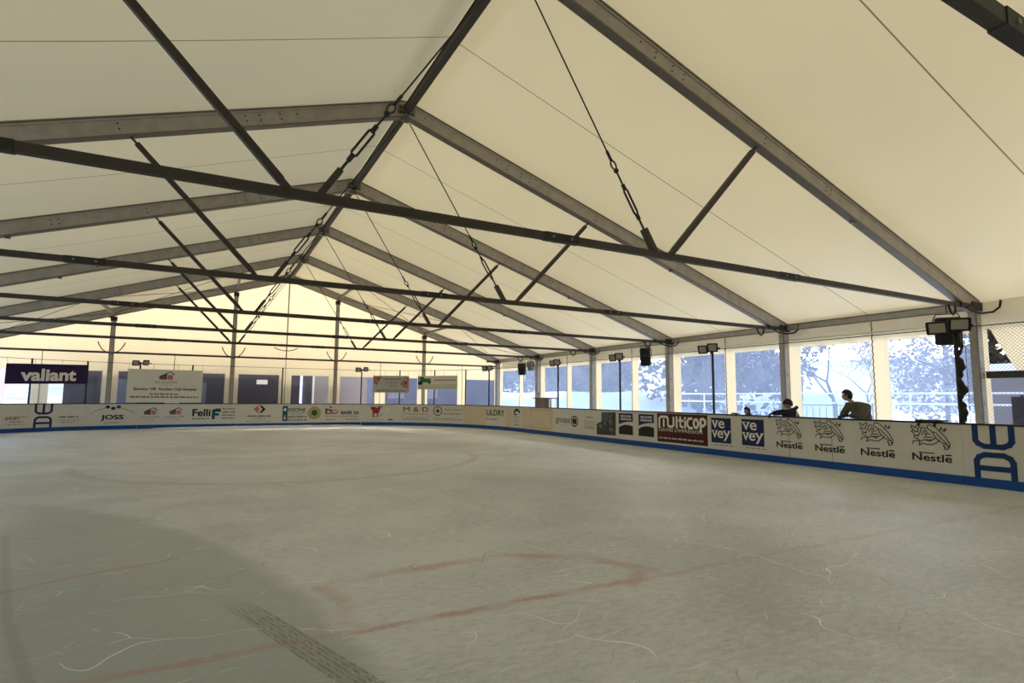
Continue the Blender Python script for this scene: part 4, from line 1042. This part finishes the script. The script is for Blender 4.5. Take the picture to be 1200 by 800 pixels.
def head_mesh(c, face, size, tilt=0.0):
    """face: horizontal unit vector the head looks along; size = head height"""
    mb = MB(); f = Vector(face).normalized(); side = Vector((0, 0, 1)).cross(f).normalized(); up = Vector((0, 0, 1)); c = Vector(c); k = size / .23
    f = (f + up * tilt).normalized(); up = f.cross(side).normalized() if False else up
    nu, nv = 28, 20; vs = []; 
    def pt(th, ph):
        a, b, d = math.sin(th) * math.cos(ph), math.sin(th) * math.sin(ph), math.cos(th)     # a: forward, b: side, d: up
        x, y, z = a * .096, b * .075, d * .118
        if d < 0: y *= 1 - .28 * (-d) ** 1.3; x *= 1 - .05 * (-d)
        if a > 0 and d < -.45: x += .014 * a                          # chin
        if a < 0 and d < -.2: x *= .82                                 # nape
        if a > .75:
            x += .026 * math.exp(-((b / .16) ** 2) - ((d + .18) / .17) ** 2)      # nose
            x -= .010 * math.exp(-(((abs(b) - .34) / .14) ** 2) - ((d - .05) / .12) ** 2)   # eye sockets
            x += .006 * math.exp(-((b / .3) ** 2) - ((d + .48) / .07) ** 2)       # lips
        return c + f * x * k + side * y * k + up * z * k
    vs.append(pt(0, 0))
    for i in range(1, nv):
        for j in range(nu): vs.append(pt(PI * i / nv, 2 * PI * j / nu))
    vs.append(pt(PI, 0)); fs = []
    for j in range(nu): fs.append((0, 1 + j, 1 + (j + 1) % nu))
    for i in range(nv - 2):
        for j in range(nu):
            a = 1 + i * nu + j; b = 1 + i * nu + (j + 1) % nu; fs.append((a, a + nu, b + nu, b))
    e = len(vs) - 1
    for j in range(nu): fs.append((e, e - nu + (j + 1) % nu, e - nu + j))
    mb.add(vs, fs)
    for q in (-1, 1): mb.ball(c + side * q * .078 * k - f * .005 * k - up * .005 * k, .026 * k, 8, 6, (.6, .6, 1.2))
    return mb, f, side, up, k
def hand(verts, edges, radii, wrist, wi, d, palm_n, k=1.0, curl=.5):
    """append palm and five curled fingers after wrist index wi; d = hand direction, palm_n = direction the fingers curl to"""
    d = Vector(d).normalized(); pn = Vector(palm_n); pn = (pn - d * pn.dot(d)).normalized(); side = d.cross(pn); w = Vector(wrist)
    def av(p, r, par): verts.append(p); radii.append(r); edges.append((par, len(verts) - 1)); return len(verts) - 1
    pm = av(w + d * .05 * k, .024 * k, wi)
    for j, (o, l) in enumerate(((-.030, .072), (-.010, .082), (.010, .077), (.029, .060))):
        kn = av(w + d * .088 * k + side * o * k, .0105 * k, pm)
        a = (d * math.cos(curl) + pn * math.sin(curl)); b = (d * math.cos(curl * 2) + pn * math.sin(curl * 2))
        p1 = av(verts[kn] + a * l * .5 * k, .0095 * k, kn); av(verts[p1] + b * l * .5 * k, .0075 * k, p1)
    th = av(w + d * .04 * k - side * .04 * k, .012 * k, pm); t2 = av(verts[th] + (d * .7 - side * .35 + pn * .3) * .04 * k, .0105 * k, th); av(verts[t2] + (d * .7 + pn * .5) * .028 * k, .009 * k, t2)
def person(label, base, H, hips, chest, neck, headc, face, shoulders, elbows, hands_, feet, knees, mats, hat, palm=(0, 0, -1), hand_dirs=None, handmat=None, hood=False, stripe=False, dy=0):
    mv = lambda p: (p[0], p[1] + dy, p[2])
    base, hips, chest, neck, headc = map(mv, (base, hips, chest, neck, headc)); shoulders, elbows, hands_, feet, knees = [tuple(map(mv, q)) for q in (shoulders, elbows, hands_, feet, knees)]
    r = empty('person', base); k = H / 1.72
    V = Vector; verts = [V(hips), (V(hips) + V(chest)) / 2, V(chest), V(neck)]; radii = [.10 * k, .095 * k, .11 * k, .052 * k]; edges = [(0, 1), (1, 2), (2, 3)]
    verts.append(V(headc) - V((0, 0, .05 * k))); radii.append(.05 * k); edges.append((3, 4))
    arms = []
    for i in (0, 1):
        s = len(verts); verts += [V(shoulders[i]), V(elbows[i]), V(hands_[i])]; radii += [.055 * k, .042 * k, .029 * k]; edges += [(2, s), (s, s + 1), (s + 1, s + 2)]
        arms.append(s + 2)
    for i in (0, 1):
        h = V(hips) + (V(knees[i]) - V(hips)) * .12 + (V(shoulders[i]) - V(chest)) * .45; s = len(verts)
        toe = V(feet[i]) + V(face).normalized() * 0 + V((-.17 * k, 0, -.03))
        verts += [h, V(knees[i]), V(feet[i]), toe]; radii += [.085 * k, .056 * k, .042 * k, .036 * k]; edges += [(0, s), (s, s + 1), (s + 1, s + 2), (s + 2, s + 3)]
    bodyN = len(verts)
    bv, be, br = list(verts), list(edges), list(radii)
    for i in (0, 1): hand(bv, be, br, hands_[i], arms[i], (hand_dirs[i] if hand_dirs else V(hands_[i]) - V(elbows[i])), palm, k)
    hm, f, side, up, hk = head_mesh(headc, face, .235 * k ** .5)
    skinned(bv, be, br, 'body', mats[0], r, hm, voxel=.009)
    # jacket: torso and sleeves, ends at waist, neck and wrists
    jv = [V(hips) + V((0, 0, .06 * k)), (V(hips) + V(chest)) / 2, V(chest), V(neck) - V((0, 0, .02))]; jr = [.165 * k, .165 * k, .175 * k, .08 * k]; je = [(0, 1), (1, 2), (2, 3)]
    for i in (0, 1):
        s = len(jv); w = V(hands_[i]); e = V(elbows[i]); jv += [V(shoulders[i]), e, e + (w - e) * .93]; jr += [.105 * k, .082 * k, .062 * k]; je += [(2, s), (s, s + 1), (s + 1, s + 2)]
    ex = None
    if hood:
        ex = MB(); ex.tube([V(neck) - f * .02 + side * .11, V(neck) - f * .13 + side * .07 + up * .03, V(neck) - f * .15 + up * .05, V(neck) - f * .13 - side * .07 + up * .03, V(neck) - f * .02 - side * .11], [.02, .04, .05, .04, .02], 8)
    skinned(jv, je, jr, 'jacket', mats[1], r, ex, voxel=.013)
    tv = [V(hips)]; trr = [.125 * k]; te = []
    for i in (0, 1):
        s = len(tv); tv += [verts[bodyN - 8 + 4 * i], verts[bodyN - 7 + 4 * i], V(feet[i]) + V((0, 0, .05))]; trr += [.105 * k, .078 * k, .065 * k]; te += [(0, s), (s, s + 1), (s + 1, s + 2)]
    skinned(tv, te, trr, 'trousers', mats[2], r, voxel=.015)
    for i in (0, 1):
        mb = MB(); ft = V(feet[i]); mb.ball(ft + V((-.07, 0, -.035)), .14 * k, 12, 8, (1, .42, .38)); mb.build('boot', M['black'], r, True)
    # eyes
    c = V(headc)
    for q in (-1, 1):
        mb = MB(); mb.ball(c + f * .085 * hk + side * q * .028 * hk + up * .004 * hk, .009 * hk, 8, 6); mb.build('eye', M['ink'], r, True)
    mb = MB(); nu, nv = 28, 14
    # hair or helmet: shell over the top and back of the head
    rs_ = (1.12 if hat == 'hair' else 1.28); vs = []
    for i in range(nv + 1):
        for j in range(nu):
            ph = 2 * PI * j / nu; lim = (.50 + .30 * max(0, -math.cos(ph)) + .06 * abs(math.sin(ph))) * PI if hat == 'hair' else (.52 + .14 * max(0, -math.cos(ph))) * PI
            if hat == 'hair' and math.cos(ph) > .3: lim = (.36 + .0 * math.cos(ph)) * PI
            th = lim * i / nv; a, b_, d = math.sin(th) * math.cos(ph), math.sin(th) * math.sin(ph), math.cos(th)
            bmp = 1 + (.035 * noise.noise(V((a * 4, b_ * 4, d * 4))) if hat == 'hair' else 0)
            if hat == 'hair': bmp += .10 * max(0, d) * max(0, a + .4)
            x, y, z = a * .098 * rs_ * bmp, b_ * .078 * rs_ * bmp, d * .119 * (rs_ * bmp - (.02 if hat == 'hair' else .08))
            vs.append(c + f * x * hk + side * y * hk + up * z * hk)
    inner = [c + (v - c) * .93 for v in vs]; n0 = len(vs); fs = []
    for i in range(nv):
        for j in range(nu):
            a, b_ = i * nu + j, i * nu + (j + 1) % nu; fs += [(a, a + nu, b_ + nu, b_), (n0 + b_, n0 + b_ + nu, n0 + a + nu, n0 + a)]
    for j in range(nu): a, b_ = nv * nu + j, nv * nu + (j + 1) % nu; fs.append((a, n0 + a, n0 + b_, b_))
    mb.add(vs + inner, fs)
    if hat == 'hair': mb.build('hair', M['hair'], r, True)
    else:
        h = mb.build('helmet', M['helmet'], r, True)
        mb = MB(); mb.tube([c + f * (.125 * math.cos(a)) * hk + side * (.1 * math.sin(a)) * hk + up * (.02 + .0 * a) * hk for a in [(-1.2 + 2.4 * i / 12) for i in range(13)]], .012 * hk, 6); mb.build('helmet_brim', M['helmet'], h)
        mb = MB(); mb.tube([c + side * .082 * hk - up * .03 * hk, c + f * .04 * hk - up * .125 * hk, c - side * .082 * hk - up * .03 * hk], .006, 5); mb.build('chin_strap', M['black'], h)
    if handmat:   # gloves over both hands
        for i in (0, 1):
            gv, ge, gr = [V(hands_[i]) - (V(hands_[i]) - V(elbows[i])).normalized() * .04, V(hands_[i])], [(0, 1)], [.042 * k, .036 * k]
            hand(gv, ge, gr, hands_[i], 1, (hand_dirs[i] if hand_dirs else V(hands_[i]) - V(elbows[i])), palm, k * 1.02)
            gr[2:] = [q * 1.45 for q in gr[2:]]
            skinned(gv, ge, gr, 'glove', handmat, r, voxel=.008)
    if stripe:
        mb = MB(); s = V(shoulders[1]); mb.tube([s + V((-.03, -.07, .07)) * k, s + V((-.07, -.095, -.03)) * k, s + V((-.09, -.10, -.14)) * k], .012, 6); mb.build('sleeve_stripe', M['white'], r)
    return tag(r, label, 'person')
RX = 9.10     # rail centre
# adult leaning forearms on the rail, looking down the rink
person('person in a khaki jacket with short dark hair leaning on the rail, looking left', (9.6, -24.0, 0), 1.74,
       hips=(9.54, -24.02, .96), chest=(9.37, -23.93, 1.34), neck=(9.31, -23.82, 1.51), headc=(9.28, -23.74, 1.655), face=(-.45, .9, -.05),
       shoulders=((9.30, -23.75, 1.41), (9.42, -24.10, 1.41)), elbows=((9.33, -23.60, 1.215), (9.24, -24.06, 1.215)), hands_=((9.13, -23.70, 1.20), (9.10, -23.83, 1.205)),
       feet=((9.7, -23.9, .09), (9.74, -24.15, .09)), knees=((9.62, -23.9, .5), (9.66, -24.13, .5)), mats=(M['skin'], M['jacket'], M['trousers']), hat='hair',
       hand_dirs=((-.75, -.1, -.1), (-.3, .9, 0)), handmat=M['scarf'])
# child with helmet, arm hanging over the rail
person('child in a dark helmet and navy jacket with one arm over the rail', (9.6, -22.5, 0), 1.5,
       hips=(9.66, -22.58, .84), chest=(9.42, -22.52, 1.16), neck=(9.38, -22.50, 1.31), headc=(9.36, -22.46, 1.445), face=(-.6, .8, 0),
       shoulders=((9.36, -22.34, 1.24), (9.36, -22.66, 1.24)), elbows=((9.22, -22.22, 1.21), (9.2, -22.6, 1.20)), hands_=((9.10, -22.18, 1.20), (9.09, -22.42, 1.20)),
       feet=((9.7, -22.45, .09), (9.72, -22.7, .09)), knees=((9.66, -22.46, .46), (9.68, -22.7, .46)), mats=(M['skin'], M['navyjacket'], M['trousers']), hat='helmet',
       palm=(-.3, 0, -1), hand_dirs=((-.75, .2, -.65), (-.4, .8, -.1)), handmat=M['navyjacket'], hood=True, stripe=True, dy=.27)
# smaller child: only the head shows over the rail
person('small child with dark hair, only the head showing above the boards', (9.5, -21.3, 0), 1.22,
       hips=(9.5, -21.36, .66), chest=(9.42, -21.34, .98), neck=(9.41, -21.33, 1.09), headc=(9.41, -21.33, 1.235), face=(-1, .25, 0),
       shoulders=((9.42, -21.2, 1.03), (9.42, -21.47, 1.03)), elbows=((9.3, -21.12, 1.1), (9.3, -21.55, 1.1)), hands_=((9.18, -21.1, 1.17), (9.18, -21.56, 1.17)),
       feet=((9.53, -21.26, .09), (9.53, -21.46, .09)), knees=((9.5, -21.27, .36), (9.5, -21.45, .36)), mats=(M['skin'], M['navyjacket'], M['trousers']), hat='hair',
       hand_dirs=((-1, 0, .05), (-1, 0, .05)), handmat=M['navyjacket'], dy=.4)

# ------------------------------------------------------------------ outside
def tree_branches(mb, p, d, l, r, depth, rnd, tips, spread=.6):
    n = 3; pts = [p]; rs = [r]; q = Vector(p); dd = Vector(d)
    for i in range(n):
        dd = (dd + Vector((rnd.uniform(-1, 1), rnd.uniform(-1, 1), rnd.uniform(-.4, .8))) * .18).normalized(); q = q + dd * l / n; pts.append(q.copy()); rs.append(r * (1 - .45 * (i + 1) / n))
    mb.tube(pts, rs, 5 if depth > 1 else 3, cap=False)
    if depth == 0: tips.append(q.copy()); return
    for i in range(3 if depth > 1 else 4):
        ax = Vector((rnd.uniform(-1, 1), rnd.uniform(-1, 1), rnd.uniform(-.3, .9))).normalized()
        nd = (dd * (1 - spread) + ax * spread).normalized()
        st = pts[-1] if i < 2 else pts[-2]
        tree_branches(mb, st, nd, l * rnd.uniform(.62, .82), rs[-1] * .8, depth - 1, rnd, tips, spread)
def bare_tree(x, y, h, seed, label, twig=0, tm='frost', depth=5, spread=.58):
    rnd = random.Random(seed); r = empty('bare_tree', (x, y, -.1)); mb = MB(); tips = []
    tree_branches(mb, Vector((x, y, -.12)), (0, 0, 1), h * .3, h * .013, depth, rnd, tips, spread); mb.build('trunk', M['bark'], r)
    if twig:
        mb = MB()
        for t_ in tips:
            for i in range(twig):
                a = t_ + Vector([rnd.gauss(0, .28) for _ in range(3)]); b = a + Vector([rnd.uniform(-.3, .3) for _ in range(3)]); mb.tube([a, b], .022, 3, cap=False)
        mb.build('twigs', M[tm], r)
    return tag(r, label, 'tree')
def foliage_tree(x, y, h, w, seed, label, mat='leaf', n=2600, cone=False, big=1.0):
    rnd = random.Random(seed); r = empty('leafy_tree', (x, y, -.1)); mb = MB()
    mb.tube([(x, y, -.12), (x + .1, y, h * .5), (x, y, h * .9)], [.018 * h, .012 * h, .005 * h], 8); 
    for i in range(14):
        a = rnd.uniform(0, 2 * PI); z = h * rnd.uniform(.25, .8); mb.tube([(x, y, z), (x + math.cos(a) * w * .35, y + math.sin(a) * w * .35, z + h * .08)], [.012 * h, .004 * h], 4)
    mb.build('trunk', M['bark'], r); mb = MB()
    blobs = [(rnd.uniform(-.3, .3) * w, rnd.uniform(-.3, .3) * w, rnd.uniform(.16, .85) * h, rnd.uniform(.16, .3) * w) for _ in range(20)]
    for i in range(n):
        if cone:
            t_ = rnd.random() ** .7; z = h * (1 - t_ * .95); rr = w / 2 * t_ * (.75 + .25 * math.sin(z * 5)) * rnd.uniform(.5, 1); a = rnd.uniform(0, 2 * PI); c = Vector((x + rr * math.cos(a), y + rr * math.sin(a), z))
        else:
            bx = rnd.choice(blobs); v = Vector([rnd.gauss(0, 1) for _ in range(3)]).normalized() * bx[3] * rnd.uniform(.6, 1.05); c = Vector((x + bx[0], y + bx[1], bx[2])) + v
        s = rnd.uniform(.09, .2) * big; u = Vector([rnd.gauss(0, 1) for _ in range(3)]).normalized(); v = u.orthogonal().normalized() * s * .8; u = u * s
        mb.add([c - u, c + v, c + u, c - v], [(0, 1, 2, 3)])
    mb.build('foliage', M[mat], r); return tag(r, label, 'tree')
CX, CY = -3.41, -31.35
DIR = {560: (.419, .908), 600: (.473, .881), 650: (.539, .843), 690: (.588, .809), 720: (.624, .782), 770: (.678, .735), 820: (.727, .686), 860: (.764, .646), 900: (.795, .606), 940: (.825, .566), 980: (.85, .526), 1020: (.873, .488), 1060: (.893, .45), 1085: (.904, .429), 1110: (.913, .407), 1165: (.933, .36)}
# spots outside, found by walking out from the rink along compass bearings
def spot(k, d): return CX + DIR[k][0] * d, CY + DIR[k][1] * d
bare_tree(*spot(980, 30), 8.5, 3, 'bare snowy tree behind the window over the nest boards', 2, spread=.62)
bare_tree(*spot(940, 36), 9, 13, 'bare tree left of the leaning adult, farther out', 1, spread=.6)
bare_tree(*spot(1020, 40), 7, 23, 'low bare tree behind the leaning adult', 2, spread=.62)
foliage_tree(*spot(1110, 50), 9.5, 8, 5, 'broad bushy tree behind the window left of the nearest pole', 'frost', 3600)
foliage_tree(*spot(1165, 30), 8, 3.6, 6, 'reddish dark tree past the tied-back curtain', 'bark', 3000)
for k, d, h, w, sd, lb in ((820, 48, 13, 9, 31, 'dark evergreen outside, left of the pole over the maroon seam'), (860, 36, 10, 7, 32, 'dark evergreen outside above the small child'), (900, 58, 15, 11, 33, 'dark evergreen outside, left of the helmeted child')):
    foliage_tree(*spot(k, d), h, w, sd, lb, 'leaf', 4200, big=1.7)
bare_tree(*spot(820, 36), 9, 41, 'slim bare tree in front of the dark evergreens', 0, spread=.5, depth=4)
foliage_tree(*spot(560, 62), 9, 7, 51, 'far evergreen seen through the corner window', 'leaf', 2200)
for k, d, h, w, sd, lb in ((650, 74, 13, 12, 61, 'far evergreen beyond the snow bank, left one'), (690, 58, 10, 10, 62, 'far evergreen beyond the snow bank, right one'), (600, 90, 14, 13, 63, 'far evergreen beyond the snow bank near the corner')):
    foliage_tree(*spot(k, d), h, w, sd, lb, 'leaf', 5000, big=2.2)
# hill and snow bank
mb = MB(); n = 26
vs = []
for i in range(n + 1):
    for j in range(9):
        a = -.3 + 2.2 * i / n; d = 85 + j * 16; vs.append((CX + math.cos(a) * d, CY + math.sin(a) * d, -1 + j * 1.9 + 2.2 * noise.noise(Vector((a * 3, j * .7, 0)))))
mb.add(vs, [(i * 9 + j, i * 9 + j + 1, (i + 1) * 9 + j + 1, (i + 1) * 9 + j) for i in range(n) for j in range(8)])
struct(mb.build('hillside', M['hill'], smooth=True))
mb = MB(); n = 40; vs = []
for i in range(n + 1):
    t_ = i / n; x, y = 15 + 27 * t_, 20 - 24 * t_; hh = 2.1 + .25 * noise.noise(Vector((t_ * 6, 0, 0)))
    nx, ny = .66, .75
    for o, z in ((-3.2, -.2), (-1.4, hh * .6), (0, hh), (2, hh * .9), (5, -.2)): vs.append((x + nx * o, y + ny * o, z))
mb.add(vs, [(i * 5 + j, i * 5 + j + 1, (i + 1) * 5 + j + 1, (i + 1) * 5 + j) for i in range(n) for j in range(4)])
tag(mb.build('snow_bank', M['snow'], smooth=True), 'long snow bank outside beyond the far right windows', 'snow bank', kind='stuff')
# railing
r = empty('railing', (19.8, -16, 0))
for z in (1.82, 1.43):
    mb = MB(); mb.tube([(19.8, -25.2, z), (19.8, -7, z)], .035, 8); mb.build('rail', M['railwhite'], r)
for i in range(8):
    y = -24.8 + i * 2.5; mb = MB(); mb.tube([(19.8, y, -.1), (19.8, y, 1.82)], .035, 8); mb.build('post', M['railwhite'], r)
tag(r, 'pale two-rail fence outside along the right side', 'railing')
r = empty('wire_fence', (17.6, -16.5, 0)); mb = MB()
for i in range(15): mb.tube([(17.5 + .02 * (i % 3), -19.6 + i * .27, -.1), (17.5, -19.6 + i * .27, 1.3)], .012, 4)
mb.build('wire', M['steel'], r); mb = MB(); mb.tube([(17.5, -19.8, 1.35), (17.5, -15.6, 1.35)], .018, 6); mb.build('rail', M['steel'], r)
for y in (-19.7, -18.4, -15.7): mb = MB(); mb.tube([(17.5, y, -.1), (17.5, y, 1.45)], .025, 6); mb.build('post', M['steel'], r)
tag(r, 'low wire fence outside between the child and the adult', 'fence')
# dark container past the tied-back curtain
r = empty('container', (17.5, -26.5, -.1)); mb = MB(); mb.box((16.2, -29.2, -.1), (18.6, -24.15, 1.68)); mb.build('body', M['darkwall'], r)
mb = MB(); mb.tube([(16.1, -24.6, 1.0), (16.1, -24.6, 1.6), (16.1, -24.4, 1.72)], .025, 6); mb.build('handle', M['black'], r); tag(r, 'dark container outside at the right edge', 'container')
mb = MB(); mb.box((12.44, -29.2, 2.08), (12.56, -25.1, 2.24)); tag(mb.build('door_lintel', M['iron'], loc=(12.5, -27, 2.1)), 'dark crossbar below the tied-back curtain at the right edge', 'beam')
# buildings beyond the back gable
def hut(name, x0, x1, y0, y1, h, mat, label, wins=(), roofm='snow'):
    r = empty(name, ((x0 + x1) / 2, (y0 + y1) / 2, -.1)); mb = MB(); mb.box((x0, y0, -.15), (x1, y1, h)); mb.build('wall', M[mat], r)
    mb = MB(); mb.box((x0 - .3, y0 - .3, h), (x1 + .3, y1 + .3, h + .25)); mb.build('roof', M[roofm], r)
    for a, b, c, d, mm in wins:
        mb = MB(); mb.box((a, y0 - .05, c), (b, y0 - .005, d)); mb.build('window', M[mm], r)
    return tag(r, label, 'building')
hut('shed', -9.6, 1.05, 2.4, 8, 3.6, 'darkwall', 'dark shed close behind the back gable windows', ((-7.9, -6.6, .1, 2.3, 'bluewall'), (-1.2, -.65, 2.15, 2.4, 'lightcol'), (-4.8, -3.6, 1.0, 2.2, 'bluewall')))
hut('hut', 1.75, 4.9, 2.6, 6.5, 3.4, 'palewall', 'pale hut behind the middle back windows', ((1.76, 1.86, 0, 3.3, 'lightcol'),))
hut('chalet', 6.9, 17.2, 9.0, 15, 4.6, 'bluewall', 'blue grey building beyond the back right corner windows', ((8, 9.2, 1.4, 2.6, 'palewall'), (10.6, 11.8, 1.4, 2.6, 'palewall')))
hut('barn', 21, 27, -31, -21.8, 2.6, 'palewall', 'pale low wall of a barn outside at the right edge')
hut('house', -34, -20, 26, 36, 6, 'palewall', 'far pale house beyond the left end windows', ((-31, -29, 2, 4, 'bluewall'), (-26, -24, 2, 4, 'bluewall')))
# ------------------------------------------------------------------ light
w = bpy.data.worlds.new('sky'); SC.world = w; w.use_nodes = True; nt = w.node_tree; nt.nodes.clear()
sky = nt.nodes.new('ShaderNodeTexSky'); sky.sky_type = 'NISHITA'; sky.sun_disc = False
EL, AZ = math.radians(30), math.radians(35)      # sun height; AZ measured from +y towards +x
sky.sun_elevation = EL; sky.sun_rotation = AZ; sky.air_density = 1.0; sky.dust_density = 3.0; sky.ozone_density = 1.0
bg = nt.nodes.new('ShaderNodeBackground'); bg.inputs['Strength'].default_value = .66
wo = nt.nodes.new('ShaderNodeOutputWorld'); nt.links.new(sky.outputs[0], bg.inputs['Color']); nt.links.new(bg.outputs[0], wo.inputs['Surface'])
sl = bpy.data.lights.new('sun', 'SUN'); sl.energy = 3.9; sl.angle = math.radians(.8); sl.color = (1, .96, .9)
so = bpy.data.objects.new('sun', sl); COL.objects.link(so)
dv = Vector((math.sin(AZ) * math.cos(EL), math.cos(AZ) * math.cos(EL), math.sin(EL)))
so.rotation_euler = dv.to_track_quat('Z', 'Y').to_euler(); so.location = (30, 30, 30)

# ------------------------------------------------------------------ camera
yaw, pit, rol = math.radians(28.2), math.radians(5.7), math.radians(.47)
fw = Vector((math.sin(yaw) * math.cos(pit), math.cos(yaw) * math.cos(pit), math.sin(pit))); rt = Vector((math.cos(yaw), -math.sin(yaw), 0)); up = rt.cross(fw)
rt, up = rt * math.cos(rol) + up * math.sin(rol), up * math.cos(rol) - rt * math.sin(rol)
cam = bpy.data.cameras.new('camera'); co = bpy.data.objects.new('camera', cam); COL.objects.link(co)
Mx = Matrix((rt, up, -fw)).transposed().to_4x4(); Mx.translation = Vector((CX, CY, 1.55)); co.matrix_world = Mx
cam.sensor_width = 36; cam.lens = 655.6 / 1200 * 36; cam.clip_end = 500; cam.clip_start = .05
SC.camera = co
SC.view_settings.view_transform = 'Standard'; SC.view_settings.look = 'None'; SC.view_settings.gamma = 1; SC.view_settings.use_curve_mapping = False
SC.view_settings.exposure = 0.04
SC.cycles.use_denoising = True; SC.cycles.max_bounces = 10; SC.cycles.transparent_max_bounces = 12; SC.cycles.diffuse_bounces = 6; SC.cycles.sample_clamp_indirect = 8
